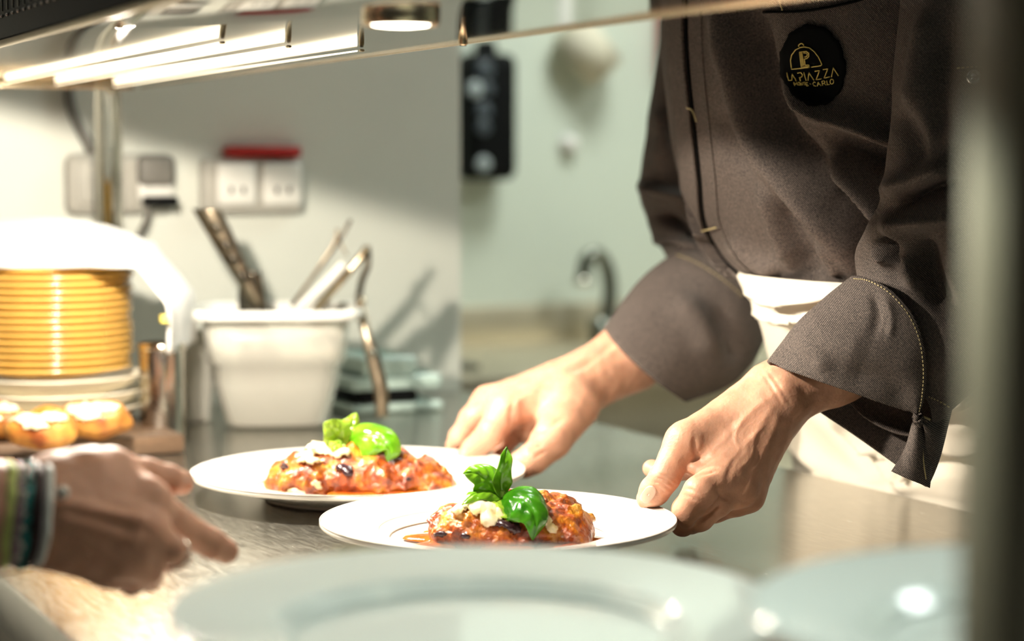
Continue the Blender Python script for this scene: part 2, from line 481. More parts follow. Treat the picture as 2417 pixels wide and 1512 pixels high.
# ---------------------------------------------------------------- overhead shelf
ZS = 1.2949
SB0, SB1, ST1 = 0.328, 0.636, 2.283
sh = empty('overhead_pass_shelf', (0.42, 0.8, ZS), 'polished steel shelf overhead with mirror-like underside above the pass counter', 'shelf')
boxo('shelf_panel', (SB0, -0.7, ZS), (SB1, ST1, ZS + 0.0045), M['shelfsteel'], sh, 0.0010, 2)
tube('edge_strip', [(SB1 + 0.001, -0.7, ZS + 0.001), (SB1 + 0.001, ST1, ZS + 0.001)], 0.0016, M['pol_bronze'], sh, 8)
boxo('edge_strip', (SB0 - 0.0035, -0.7, ZS - 0.001), (SB0 - 0.0002, ST1, ZS + 0.0044), M['pol_bronze'], sh, 0.0008, 2)
def screw(px, py):
    d = P(px, py, 1.0) - CAM
    c = CAM + d * ((ZS - CAM[2]) / d[2])
    V, fs = lathe_geo([(0.0, -0.0018), (0.0022, -0.0017), (0.0034, -0.0008), (0.0036, 0.0003)], c, 20)
    g = [(V, [f[::-1] for f in fs])]
    s = mesh('screw', V, fs, M['pol_bronze'], sh)
    bm = bmesh.new(); bx(bm, c + np.array((-0.0026, -0.0004, -0.0021)), c + np.array((0.0026, 0.0004, -0.0016)))
    from_bm('screw_slot', bm, M['black'], s)
screw(283, 63); screw(1093, 102)
dl = empty('recessed_downlight', (0.42, 1.0, ZS), 'round lit downlight set into the underside of the overhead steel shelf', 'downlight')
d = P(946, 43, 1.0) - CAM; DL = CAM + d * ((ZS - CAM[2]) / d[2])
lathe('bezel', [(0.0205, -0.0005), (0.0212, -0.0045), (0.0232, -0.0050), (0.0246, -0.0036), (0.0250, 0.0)], DL, M['pol_bronze'], dl, 48)
lathe('lens', [(0.0, -0.0058), (0.010, -0.0056), (0.017, -0.0048), (0.0208, -0.0030)], DL, M['lens'], dl, 48)

D2 = np.array((0.37, 0.62, ZS))
d2 = empty('recessed_downlight', D2, 'second round downlight in the shelf, straight above the two near plates', 'downlight')
lathe('bezel', [(0.0205, -0.0005), (0.0212, -0.0045), (0.0232, -0.0050), (0.0246, -0.0036), (0.0250, 0.0)], D2, M['pol_bronze'], d2, 48)
lathe('lens', [(0.0, -0.0058), (0.010, -0.0056), (0.017, -0.0048), (0.0208, -0.0030)], D2, M['lens'], d2, 48)

wl = empty('warming_lamp', (0.52, 1.80, ZS), 'row of three glowing warming tubes fixed under the far end of the overhead shelf', 'lamp')
zt = ZS - 0.0011
for b_, t0, t1, nm in ((0.460, 1.437, 2.185, 0), (0.520, 1.460, 2.208, 1), (0.589, 1.483, 2.220, 2)):
    tube('glow_tube', [(b_, t0, zt), (b_, t1, zt)], 0.00065, M['tubelight'], wl, 12)
    for t in (t0 - 0.012, t1 + 0.0):
        boxo('tube_holder', (b_ - 0.002, t, zt - 0.0012), (b_ + 0.002, t + 0.004, ZS - 0.0002), M['pol_bronze'], wl, 0.001)
bm = bmesh.new(); bx(bm, (0.425, 2.232, zt - 0.003), (0.615, 2.239, ZS - 0.0002), 0.001)
from_bm('end_bar', bm, M['pol_bronze'], wl, True, 0.7)
kn = P(254, 203, 1.985)
lathe('end_knob', smooth_prof([(0.0, -0.0055), (0.004, -0.004), (0.0055, 0.0), (0.004, 0.004), (0.0, 0.0055)], 14), (0.589, 2.236, zt - 0.0058), M['polished'], wl, 20)

# slim black receipt printer with a vent row standing on the shelf
pr = empty('receipt_printer', (0.42, 1.4, ZS + 0.0045), 'black vented machine standing on the near edge of the overhead shelf', 'printer')
boxo('printer_body', (0.327, 0.95, ZS + 0.0047), (0.48, 1.95, ZS + 0.17), M['black'], pr, 0.006)
for k in range(14):
    t = 1.345 + k * 0.0193
    boxo('vent_slot', (0.3262, t, ZS + 0.0262), (0.3276, t + 0.0022, ZS + 0.075), M['darksteel'], pr)
    lathe('vent_rivet', [(0.0, -0.0014), (0.0012, -0.0008), (0.0016, 0.0006), (0.0, 0.0014)], (0.3264, t + 0.001, ZS + 0.0225), M['button'], pr, 10)

# ---------------------------------------------------------------- posts
def pole_at(px, Z, r, z0, z1, name, m, label, cat):
    c = P(px, 700, Z)
    o = empty(name, (c[0], c[1], z0), label, cat)
    tube('tube', [(c[0], c[1], z0), (c[0], c[1], z1)], r, m, o, 28)
    lathe('foot_flange', [(0.0, 0.0), (r * 1.7, 0.0), (r * 1.7, 0.005), (r * 1.02, 0.008)], (c[0], c[1], z0 + 0.0005), m, o, 32)
    return c
PC = pole_at(262, 2.34, 0.0150, COUNTER, 2.699, 'steel_pole', M['polished'], 'shiny upright steel pole behind the plate stack near the end wall', 'pole')
c = P(2372, 700, 0.64)
pt = empty('shelf_post', (c[0], c[1], COUNTER), 'square steel post rising from the counter close to the camera at the right edge', 'post')
bm = bmesh.new(); bx(bm, (c[0], c[1], COUNTER + 0.0005), (c[0] + 0.022, c[1] + 0.022, ZS - 0.0005), 0.0015)
from_bm('post_tube', bm, M['poststeel'], pt, True, 0.7)
bm = bmesh.new(); bx(bm, (c[0] - 0.008, c[1] - 0.008, COUNTER + 0.0002), (c[0] + 0.030, c[1] + 0.030, COUNTER + 0.005), 0.001)
from_bm('foot_plate', bm, M['steel'], pt)

# ---------------------------------------------------------------- end wall fittings
def onwall(px, py, off=0.0):
    d = P(px, py, 1.0) - CAM
    return CAM + d * ((TW - off - CAM[1]) / d[1])
def wallrect(px0, py0, px1, py1, d0, d1, bev=0.003):
    a = onwall(px0, py0); b = onwall(px1, py1)
    bm = bmesh.new()
    bx(bm, (a[0], TW - d1, b[2]), (b[0], TW - d0, a[2]), bev, 3)
    return bm
def fit(name, r, d0, d1, m, parent, bev=0.003):
    return from_bm(name, wallrect(*r, d0, d1, bev), m, parent, True, 0.7)
so = empty('double_socket', onwall(585, 500), 'grey double wall socket with a red strip along its top behind the utensil tub', 'socket')
fit('back_plate', (464, 372, 706, 504), 0.0005, 0.022, M['grey_box'], so, 0.008)
for x0 in (497, 604):
    s = fit('socket_insert', (x0, 385, x0 + 92, 482), 0.0215, 0.030, M['white_plastic'], so, 0.004)
    a = onwall(x0 + 46, 448)
    for dx in (-0.008, 0.008):
        boxo('pin_hole', (a[0] + dx - 0.0022, TW - 0.0306, a[2] - 0.004), (a[0] + dx + 0.0022, TW - 0.0296, a[2] + 0.004), M['black'], s)
fit('red_strip', (522, 345, 695, 371), 0.0005, 0.028, M['red'], so, 0.003)
s2 = empty('plugged_socket', onwall(275, 505), 'grey wall socket box half hidden behind the steel pole with a plug in it', 'socket')
fit('back_plate', (146, 362, 402, 504), 0.0005, 0.024, M['grey_box'], s2, 0.012)
fit('cover_flap', (170, 380, 222, 480), 0.0236, 0.028, M['grey_box'], s2, 0.003)
fit('cover_flap', (310, 366, 396, 440), 0.0236, 0.034, M['cable'], s2, 0.008)
fit('socket_insert', (312, 430, 394, 470), 0.0236, 0.030, M['white_plastic'], s2, 0.003)
pg = empty('black_plug', onwall(352, 470, 0.03), 'black plug with trailing cable pushed into the socket beside the steel pole', 'plug')
fit('plug_body', (318, 462, 392, 486), 0.0295, 0.058, M['black'], pg, 0.004)
tube('cable', [onwall(350, 484, 0.045), onwall(346, 520, 0.045), onwall(320, 575, 0.03), onwall(300, 660, 0.012), onwall(296, 860, 0.012)], 0.0042, M['cable'], pg, 10, 40)
cb = tube('wall_cable', [onwall(163, 60, 0.008), onwall(163, 215, 0.008), onwall(180, 285, 0.010), onwall(208, 340, 0.012), onwall(214, 361, 0.010)], 0.0068, M['cable'], None, 12, 40)
tag(cb, 'grey cable running down the end wall into the socket left of the pole', 'cable')

# ---------------------------------------------------------------- plate stack with towel
SX = P(120, 800, 2.20); SX = np.array((SX[0], SX[1], 0))
bd = empty('serving_board', (SX[0], SX[1], COUNTER), 'dark wooden board lying under the plate stack and toast pieces', 'board')
boxo('board_top', (SX[0] - 0.21, SX[1] - 0.155, COUNTER + 0.0005), (SX[0] + 0.105, SX[1] + 0.115, COUNTER + 0.020), M['wood'], bd, 0.003)
def bowl_prof(r, h):
    return smooth_prof([(0.0, 0.002), (r * 0.55, 0.002), (r * 0.62, 0.0), (r * 0.66, 0.002), (r * 0.86, h * 0.45), (r * 0.99, h * 0.92), (r, h), (r * 0.985, h * 1.0), (r * 0.84, h * 0.55), (r * 0.6, 0.006), (0.0, 0.006)], 34)
z = COUNTER + 0.0202
words = ('lowest', 'second', 'third')
for k in range(3):
    o = lathe('ivory_bowl', bowl_prof(0.100 - 0.001 * k, 0.022), (SX[0] + 0.002 * math.sin(k), SX[1], z), M['ivory'], None, 72)
    tag(o, 'wide ivory bowl %s from the bottom of the stack by the pole' % words[k] if k else 'wide ivory bowl at the very bottom of the stack by the pole', 'bowl', 'ivory bowls under the plates')
    z += 0.0165
z += 0.006
NPL = 15
ordn = ['lowest', 'second lowest', 'third lowest', 'fourth lowest', 'fifth lowest', 'sixth lowest', 'seventh lowest', 'middle', 'seventh from top', 'sixth from top', 'fifth from top', 'fourth from top', 'third from top', 'second from top', 'topmost']
def plate_small(r):
    return smooth_prof([(0.0, 0.0015), (r * 0.6, 0.0015), (r * 0.66, 0.0), (r * 0.7, 0.0015), (r * 0.9, 0.0055), (r, 0.0085), (r * 1.004, 0.0105), (r * 0.99, 0.0115), (r * 0.88, 0.0085), (r * 0.68, 0.0045), (0.0, 0.0045)], 36)
proto = None
for k in range(NPL):
    r = 0.0885
    if proto is None:
        o = proto = lathe('side_plate', plate_small(r), (0, 0, 0), M['cream'], None, 72)
    else:
        o = proto.copy(); COL.objects.link(o)
    o.location = (SX[0] + RNG.normal() * 0.0012, SX[1] + RNG.normal() * 0.0012, z)
    o.scale = (1 + RNG.normal() * 0.006,) * 2 + (1,)
    tag(o, 'yellow-lit side plate, %s of the pile under the white towel' % ordn[k], 'plate', 'side plates stacked by the pole')
    z += 0.0077
ZT = z + 0.004
# towel: a pad draped over the stack, its right end hanging over
def towel():
    n, m_ = 70, 44
    U = np.linspace(-1, 1, n); W = np.linspace(-1, 1, m_)
    V = np.zeros((n, m_, 3))
    right = np.array([RIGHT[0], RIGHT[1], 0]); dep = np.array([FH[0], FH[1], 0])
    L0 = 0.132
    for i, u in enumerate(U):
        for j, w in enumerate(W):
            s = u * 0.185
            edge = 0.094
            if s > edge:
                e = s - edge; x = edge + min(e, 0.05) * 0.85 + 0.012 * (1 - math.exp(-e * 30)); zz = ZT + 0.052 * math.cos(min(1, 0.6) * PI / 2) * (1 - 0.0) - e * 1.35
            else:
                x = s; zz = ZT + 0.052 * math.sqrt(max(0.0, 1 - (w * 0.98) ** 2)) * (0.60 + 0.40 * (1 - max(0, s / edge) ** 2)) * (1 - 0.35 * max(0, -s / 0.185) ** 2)
            y = w * 0.090 * (1 - 0.10 * max(0, (s - edge) / 0.09))
            if abs(w) > 0.93: zz = min(zz, ZT - 0.0 + 0.006)
            V[i, j] = SX + right * x + dep * y + np.array([0, 0, zz])
    V2 = V.reshape(-1, 3)
    V2 = V2 + 0.006 * np.stack([vnoise(V2, 22), vnoise(V2 + 3.1, 22), vnoise(V2 + 7.7, 26)], -1)
    V2[:, 2] = np.where(np.linalg.norm((V2 - SX)[:, :2], axis=1) < 0.091, np.maximum(V2[:, 2], ZT + 0.004), V2[:, 2])
    return V2, grid_faces(n, m_, False)
V, fs = towel()
tw = empty('white_towel', (SX[0], SX[1], ZT), 'glaring white folded towel draped on top of the stacked side plates', 'towel')
o = mesh('towel_cloth', V, fs, M['cloth'], tw)
md = o.modifiers.new('thick', 'SOLIDIFY'); md.thickness = 0.004; md.offset = 1
a = P(388, 752, 2.105)
boxo('yellow_tag', a - 0.004, a + 0.004, mat('yellow_label', (0.75, 0.62, 0.12), 0.6), tw, 0.0005)

# canister under the towel's hanging end
cc = P(384, 1000, 2.19); cc = np.array((cc[0], cc[1], COUNTER))
cn = empty('steel_canister', cc, 'slim steel canister standing between the plate stack and the utensil tub', 'canister')
lathe('canister_body', [(0.0, 0.0005), (0.0235, 0.0005), (0.0245, 0.003), (0.0245, 0.106), (0.0235, 0.110), (0.0220, 0.110), (0.0220, 0.006), (0.0, 0.006)], cc, M['steel'], cn, 40)
lathe('rim_ring', [(0.0242, 0.104), (0.0256, 0.106), (0.0256, 0.1095), (0.0242, 0.111)], cc, M['polished'], cn, 40)

# ---------------------------------------------------------------- toast pieces
def toast(px, py, Z, w, d_, h, seed, label):
    c = P(px, py, Z)
    f = Field(c - np.array((w, w, h + 0.02)) * 1.1, c + np.array((w, w, h + 0.03)) * 1.1, 0.0022)
    rot = np.stack([RIGHT, np.array([FH[0], FH[1], 0]), np.array([0, 0, 1.0])], 1)
    f.ell(c, (w * 0.55, d_, h * 0.62), 0.004, rot=rot)
    for k in range(4):
        r = np.random.default_rng(seed + k)
        q = c + RIGHT * (r.random() - 0.5) * w * 0.6 + np.array([0, 0, h * 0.15])
        f.ell(q, (w * 0.24, w * 0.2, h * 0.55), 0.008)
    f.noise(0.006, 60)
    V, fs = f.geo(1)
    V[:, 2] += COUNTER + 0.0205 - V[:, 2].min()
    o = mesh('toasted_bread', V, fs, M['bread_top'])
    tag(o, label, 'bread', 'toasted bread on the dark board')
toast(222, 1035, 2.065, 0.070, 0.024, 0.028, 3, 'browned piece of toast at the right end of the dark board')
toast(100, 1040, 1.995, 0.066, 0.022, 0.030, 13, 'toast with a painted-on bright top between the other two pieces on the board')
toast(-12, 1035, 2.062, 0.066, 0.024, 0.030, 23, 'toast piece cut off by the left edge of the photo')

# ---------------------------------------------------------------- utensil tub
tc_ = P(655, 990, 2.36); tc_ = np.array((tc_[0], tc_[1], COUNTER))
tb = empty('utensil_tub', tc_, 'square translucent plastic tub holding tongs and a perforated spatula', 'tub')
def sq_ring(h, r, z, rr=0.35):
    a = np.linspace(0, 2 * PI, 64, endpoint=False)
    ca, sa = np.cos(a), np.sin(a)
    e = 0.42
    x = np.sign(ca) * np.abs(ca) ** e * h; y = np.sign(sa) * np.abs(sa) ** e * r
    rt = np.array([RIGHT[0], RIGHT[1], 0]); dp = np.array([FH[0], FH[1], 0])
    a0 = 0.10
    rt2 = rt * math.cos(a0) + dp * math.sin(a0); dp2 = -rt * math.sin(a0) + dp * math.cos(a0)
    return tc_ + x[:, None] * rt2 + y[:, None] * dp2 + np.array([0, 0, z])
rings = [sq_ring(0.001, 0.001, 0.0015), sq_ring(0.055, 0.050, 0.0015), sq_ring(0.060, 0.055, 0.006), sq_ring(0.072, 0.066, 0.052), sq_ring(0.076, 0.070, 0.075), sq_ring(0.081, 0.074, 0.078), sq_ring(0.086, 0.078, 0.128),
         sq_ring(0.084, 0.076, 0.128), sq_ring(0.079, 0.072, 0.080), sq_ring(0.074, 0.068, 0.076), sq_ring(0.069, 0.063, 0.052), sq_ring(0.057, 0.052, 0.009), sq_ring(0.001, 0.001, 0.006)]
mesh('tub_body', np.vstack(rings), [f[::-1] for f in grid_faces(len(rings), 64)], M['tubplastic'], tb)
rr = [sq_ring(0.0865, 0.0785, 0.1285), sq_ring(0.100, 0.092, 0.1285), sq_ring(0.102, 0.094, 0.133), sq_ring(0.100, 0.092, 0.1395), sq_ring(0.0865, 0.0785, 0.1395), sq_ring(0.0865, 0.0785, 0.1285)]
mesh('tub_rim', np.vstack(rr), grid_faces(len(rr), 64), M['white_plastic'], tb)

qc = P(462, 985, 2.385); qc = np.array((qc[0], qc[1], COUNTER))
o = lathe('plastic_beaker', smooth_prof([(0.0, 0.001), (0.016, 0.001), (0.019, 0.006), (0.025, 0.060), (0.029, 0.104), (0.031, 0.108), (0.029, 0.109), (0.027, 0.104), (0.023, 0.060), (0.017, 0.008), (0.0, 0.006)], 40), qc, M['tubplastic'], None, 40)
tag(o, 'pale plastic beaker squeezed between the steel canister and the utensil tub', 'beaker')

def strip(pts, w, th, side, n=24):
    """flat bar along pts, width along side"""
    pts = catmull(pts, n); side = np.asarray(side, float); side /= np.linalg.norm(side)
    w = np.interp(np.linspace(0, 1, n), np.linspace(0, 1, len(w)), w) if not np.isscalar(w) else np.full(n, w)
    tan = np.gradient(pts, axis=0); tan /= np.linalg.norm(tan, axis=1)[:, None]
    nr = np.cross(tan, side); nr /= np.linalg.norm(nr, axis=1)[:, None]
    V = []
    for s1, s2 in ((1, 1), (-1, 1), (-1, -1), (1, -1)):
        V.append(pts + side * (w[:, None] * s1) + nr * (th * s2))
    V = np.stack(V, 1).reshape(-1, 3)
    fs = grid_faces(n, 4)
    fs += [(3, 2, 1, 0), tuple((n - 1) * 4 + i for i in range(4))]
    return V, fs
HM = mat('worn_steel_handle', (0.34, 0.28, 0.20), 0.35, 1.0, 0.25, 60)
DM = mat('dark_tool_steel', (0.16, 0.14, 0.11), 0.3, 1.0, 0.2, 60)  # darker steel tone for the tool holes, blade and some arms
sp = empty('perforated_spatula', P(590, 690, 2.36), 'brown speckled spatula handle leaning left out of the tub', 'spatula')
a, b = P(610, 720, 2.35), P(487, 492, 2.33)
V, fs = strip([a, (a * 0.66 + b * 0.34), (a * 0.3 + b * 0.7), b], [0.009, 0.0105, 0.013, 0.0155, 0.0165], 0.0012, RIGHT)
mesh('handle', V, fs, HM, sp)
for k, t in enumerate((0.30, 0.48, 0.62, 0.80)):
    q = a + (b - a) * t - FWD * 0.0014
    e = np.array([np.cos(x) * RIGHT * 0.0055 + np.sin(x) * (b - a) / np.linalg.norm(b - a) * 0.008 for x in np.linspace(0, 2 * PI, 16, endpoint=False)])
    g = np.vstack([q + e, q + e - FWD * 0.0009]); 
    mesh('hole', g, [tuple(range(16, 32))] + grid_faces(2, 16), DM, sp)
V, fs = strip([P(592, 640, 2.35), P(594, 700, 2.36), P(605, 800, 2.37), P(612, 900, 2.37)], [0.011, 0.016, 0.020, 0.022], 0.0012, RIGHT)
mesh('blade', V, fs, DM, sp)
tg = empty('kitchen_tongs', P(760, 700, 2.36), 'steel tongs with a curled dark tip standing in the middle of the tub', 'tongs')
V, fs = strip([P(690, 720, 2.36), P(770, 610, 2.35), P(805, 560, 2.35), P(828, 518, 2.35)], [0.006, 0.0055, 0.004, 0.002], 0.0022, FWD)
mesh('arm', V, fs, DM, tg)
V, fs = strip([P(690, 722, 2.345), P(757, 625, 2.34), P(790, 575, 2.34), P(797, 540, 2.34)], [0.008, 0.008, 0.007, 0.005], 0.0016, FWD)
mesh('arm', V, fs, HM, tg)
V, fs = strip([P(800, 565, 2.35), P(812, 590, 2.35), P(820, 603, 2.35)], 0.003, 0.0012, FWD)
mesh('spring', V, fs, HM, tg)
t2 = empty('kitchen_tongs', P(840, 690, 2.38), 'wider steel tongs leaning right beside the rim of the tub', 'tongs')
V, fs = strip([P(740, 735, 2.37), P(800, 668, 2.36), P(850, 610, 2.36), P(868, 582, 2.36)], [0.010, 0.010, 0.0095, 0.007], 0.004, FWD)
mesh('arm', V, fs, M['pol_bronze'], t2)
V, fs = strip([P(868, 580, 2.365), P(868, 625, 2.37), P(855, 660, 2.375), P(846, 705, 2.38)], [0.004, 0.009, 0.011, 0.007], 0.0035, FWD)
mesh('arm', V, fs, DM, t2)
V, fs = strip([P(700, 735, 2.35), P(770, 668, 2.34), P(812, 622, 2.34)], [0.009, 0.009, 0.006], 0.005, FWD)
o = mesh('clear_scraper', V, fs, M['white_plastic'])
tag(o, 'white plastic scraper lying diagonally in the tub between the tongs', 'scraper')
t3 = empty('hanging_tongs', P(870, 800, 2.30), 'brown steel tongs leg hanging outside the right side of the tub', 'tongs')
V, fs = strip([P(850, 722, 2.32), P(866, 790, 2.31), P(877, 830, 2.31), P(898, 915, 2.31), P(902, 985, 2.31)], [0.006, 0.006, 0.008, 0.009, 0.007], 0.002, RIGHT)
mesh('leg', V, fs, HM, t3)
V, fs = strip([P(850, 722, 2.32), P(852, 706, 2.325), P(848, 700, 2.35)], [0.006, 0.006, 0.006], 0.002, RIGHT, 10)
mesh('hook', V, fs, HM, t3)
lathe('pivot', [(0.0, -0.004), (0.0045, -0.003), (0.0045, 0.003), (0.0, 0.004)], P(878, 832, 2.304), M['polished'], t3, 16, np.stack([RIGHT, UP, -FWD], 1))

# ---------------------------------------------------------------- teal dishes
tz = P(895, 950, 2.52)
lab = ('pale teal rectangular dish lying at the bottom of the pile by the wall', 'black tray between the two teal dishes by the wall', 'pale teal rectangular dish topping the pile beside the tub', 'smallest teal dish crowning the pile by the wall')
dims = ((0.062, 0.012, 'teal', 0.0), (0.040, 0.016, 'black', -0.012), (0.060, 0.018, 'teal', 0.0), (0.036, 0.024, 'teal', -0.010))
z = COUNTER + 0.0005
for (hw, hh, mm, dx), lb, nm in zip(dims, lab, ('teal_dish', 'black_tray', 'teal_dish', 'teal_dish')):
    bm = bmesh.new(); bx(bm, (tz[0] - hw + dx, tz[1] - 0.062, z), (tz[0] + hw + dx, tz[1] + 0.045, z + hh - 0.0005), 0.005, 3)
    f = [q for q in bm.faces if q.normal.z > 0.99]
    r = bmesh.ops.inset_individual(bm, faces=f, thickness=0.004, depth=0.0)
    for q in f: 
        for v in q.verts: v.co.z -= hh * 0.45 if mm == 'teal' else 0.002
    o = from_bm(nm, bm, M[mm], None, True, 0.6)
    tag(o, lb, 'tray' if mm == 'black' else 'dish')
    z += hh

# ---------------------------------------------------------------- kitchen side
def onkw(px, py, off=0.0):
    d = P(px, py, 1.0) - CAM
    return CAM + d * ((3.62 - off - CAM[1]) / d[1])
dv = empty('wall_dispenser', onkw(1135, 420, 0.02), 'black rounded dispenser with pale round marks mounted on the kitchen wall', 'dispenser')
a, b = onkw(1070, 128), onkw(1180, 424)
bm = bmesh.new(); bx(bm, (a[0], 3.53, b[2]), (b[0], 3.619, a[2]), 0.022, 5)
from_bm('casing', bm, M['black'], dv, True, 0.7)
c = onkw(1147, 128, 0.045)
bm = bmesh.new(); bx(bm, (c[0] - 0.018, 3.555, c[2] - 0.02), (c[0] + 0.018, 3.60, c[2] + 0.028), 0.012, 4)
from_bm('top_spout', bm, M['black'], dv, True, 0.7)
GM = mat('grey_badge', (0.34, 0.37, 0.37), 0.4); GD = mat('dim_badge', (0.05, 0.06, 0.07), 0.4)
for px, py, r, mm in ((1122, 210, 0.017, GM), (1152, 210, 0.014, GD), (1145, 165, 0.020, GD), (1143, 262, 0.018, GD), (1142, 300, 0.016, GD), (1142, 387, 0.016, GM)):
    q = onkw(px, py, 0.0905)
    tm = np.array([[1, 0, 0], [0, 0, -1.0], [0, 1.0, 0]])
    lathe('badge', [(0.0, 0.003), (r * 0.8, 0.003), (r, 0.0)], q, mm, dv, 24, tm)
a, b = onkw(1546, 36), onkw(1650, 190)
rp = boxo('red_panel', (a[0], 3.56, b[2]), (b[0], 3.619, a[2] + 0.1), M['red'], None, 0.006)
tag(rp, 'red upright box on the kitchen wall just left of the chef jacket', 'box')
a = onkw(1350, 70, 0.05); b = onkw(1425, 165, 0.05)
pr2 = tube('beige_roll', [a, b], 0.045, mat('beige_paper', (0.72, 0.64, 0.50), 0.8), None, 32)
tag(pr2, 'blurred beige roll fixed slantwise high on the kitchen wall', 'roll')
WM = mat('pale_glint', (0.85, 0.80, 0.75), 0.3)
q = onkw(1340, 340, 0.003)
tm = np.array([[1, 0, 0], [0, 0, -1.0], [0, 1.0, 0]])
bt = lathe('wall_glint', [(0.0, 0.022), (0.016, 0.020), (0.020, 0.0)], q, WM, None, 24, tm)  # pale disc standing in for a lamp reflection on the glossy wall
tag(bt, 'small pale disc imitating a lamp reflection on the kitchen wall', 'button')

KT = 0.853
sk = empty('sink_unit', (1.9, 3.2, 0.0), 'steel sink unit with splashback against the kitchen wall', 'sink')
bm = bmesh.new(); bx(bm, (1.14, 3.02, KT - 0.035), (3.6, 3.60, KT), 0.004)
from_bm('sink_top', bm, M['tansteel'], sk, True, 0.7)
a = onkw(1300, 716, 0.02)
bm = bmesh.new(); bx(bm, (1.14, 3.597, KT - 0.03), (3.6, 3.618, a[2]), 0.004)
from_bm('splashback', bm, M['tansteel'], sk, True, 0.7)
boxo('cabinet_body', (1.16, 3.06, 0.0), (3.58, 3.59, KT - 0.0352), M['tansteel'], sk)
bm = bmesh.new(); bx(bm, (1.22, 3.10, KT + 0.0003), (1.46, 3.34, KT + 0.012), 0.006)
from_bm('basin_rim', bm, M['darksteel'], sk, True, 0.7)
fc0 = onkw(1418, 790, 0.12)
fa = empty('faucet', (fc0[0], fc0[1], KT), 'gooseneck tap curving over the sink at the back of the kitchen', 'faucet')
CH = mat('tap_steel', (0.20, 0.20, 0.17), 0.3, 1.0, 0.1, 20)
f = lambda x, y: onkw(x, y, 0.12)
tube('spout', [(fc0[0], fc0[1], KT + 0.004), (fc0[0], fc0[1], KT + 0.03)] + [f(1432, 745), f(1440, 690), f(1436, 645), f(1422, 612), f(1402, 600), f(1385, 612), f(1379, 640), f(1377, 660)], 0.0145, CH, fa, 16, 60)
tube('aerator', [f(1377, 655), f(1376, 672)], 0.019, M['polished'], fa, 16)
tube('tap_base', [(fc0[0], fc0[1], KT + 0.0008), (fc0[0], fc0[1], KT + 0.05)], 0.024, CH, fa, 20)
tube('lever', [(fc0[0], fc0[1], KT + 0.045), (fc0[0] + 0.06, fc0[1] - 0.02, KT + 0.07)], 0.008, CH, fa, 10)
# low kitchen bench behind the pass
be = empty('kitchen_bench', (1.9, 2.6, 0.0), 'low steel bench standing between the pass counter and the sink unit', 'bench')
bm = bmesh.new(); bx(bm, (1.62, 2.28, 0.70), (2.9, 2.78, 0.735), 0.004)
from_bm('bench_top', bm, M['tansteel'], be, True, 0.7)
boxo('bench_shelf', (1.66, 2.32, 0.25), (2.86, 2.74, 0.27), M['darksteel'], be)
for x in (1.66, 2.83):
    for y in (2.32, 2.71):
        boxo('leg', (x, y, 0.0), (x + 0.03, y + 0.03, 0.6998), M['steel'], be)
# ceiling light panels over the kitchen
for k, (x, y, lb) in enumerate(((1.9, 2.6, 'square ceiling light panel over the sink side of the kitchen'), (2.6, 1.4, 'square ceiling light panel over the chef side of the pass'), (-0.7, 0.6, 'square ceiling light panel over the near side of the pass'))):
    o = empty('ceiling_light', (x, y, 2.70), lb, 'light')
    boxo('light_frame', (x - 0.32, y - 0.32, 2.682), (x + 0.32, y + 0.32, 2.6995), M['white_plastic'], o, 0.003)
    boxo('diffuser', (x - 0.29, y - 0.29, 2.676), (x + 0.29, y + 0.29, 2.6818), M['panel_dim' if x < 0 else 'panel_mid' if y < 2 else 'panel'], o)
# ---------------------------------------------------------------- dinner plates
def plate_prof(r, h=0.024):
    return smooth_prof([(0.0, 0.0035), (r * 0.50, 0.0035), (r * 0.53, 0.0), (r * 0.57, 0.0005), (r * 0.60, 0.0035), (r * 0.72, 0.010), (r * 0.96, h * 0.80), (r * 0.995, h * 0.86), (r, h * 0.95), (r * 0.992, h * 1.02), (r * 0.975, h), (r * 0.70, h * 0.74), (r * 0.665, h * 0.66), (r * 0.61, 0.0105), (r * 0.57, 0.0085), (0.0, 0.0080)], 80)
def dinner_plate(c, r, m, label, group, tilt=None, h=0.024):
    o = lathe('dinner_plate', plate_prof(r, h), c - np.array((0, 0, h)), m, None, 128)
    return tag(o, label, 'plate', group)
FP = P(1176, 1222, 1.563); FR = 0.140
BP = P(846, 1114, 1.835); BP[2] = max(BP[2], COUNTER + 0.0245); BR = 0.1537; KB = 1.835 / 1.672
dinner_plate(FP, FR, M['porcelain'], 'white dinner plate held by the chef at its right rim, nearest sharp one', 'served dinner plates')
dinner_plate(BP, BR, M['porcelain'], 'white dinner plate behind the front one, held under the chef\'s other hand', 'served dinner plates')
NP = P(1130, 1425, 0.93)
RP = P(2600, 1440, 0.80)
dinner_plate(NP, 0.143, M['porcelain_cool'], 'large blurred pale plate closest to the camera at the bottom centre', 'empty plates waiting near the camera')
dinner_plate(RP, 0.140, M['porcelain_cool'], 'blurred pale plate at the bottom right beside the square post', 'empty plates waiting near the camera')
for c, lb in ((NP, 'steel riser hidden under the big blurred plate'), (RP, 'steel riser hidden under the blurred plate by the post')):
    zt = c[2] - 0.0245
    o = empty('plate_riser', (c[0], c[1], COUNTER), lb, 'stand')
    cx = max(c[0], B0 + 0.075)
    lathe('riser_ring', [(0.052, 0.0), (0.056, 0.0), (0.056, zt - COUNTER - 0.0002), (0.052, zt - COUNTER - 0.0002), (0.052, 0.0)], (cx, c[1], COUNTER + 0.0002), M['steel'], o, 40)

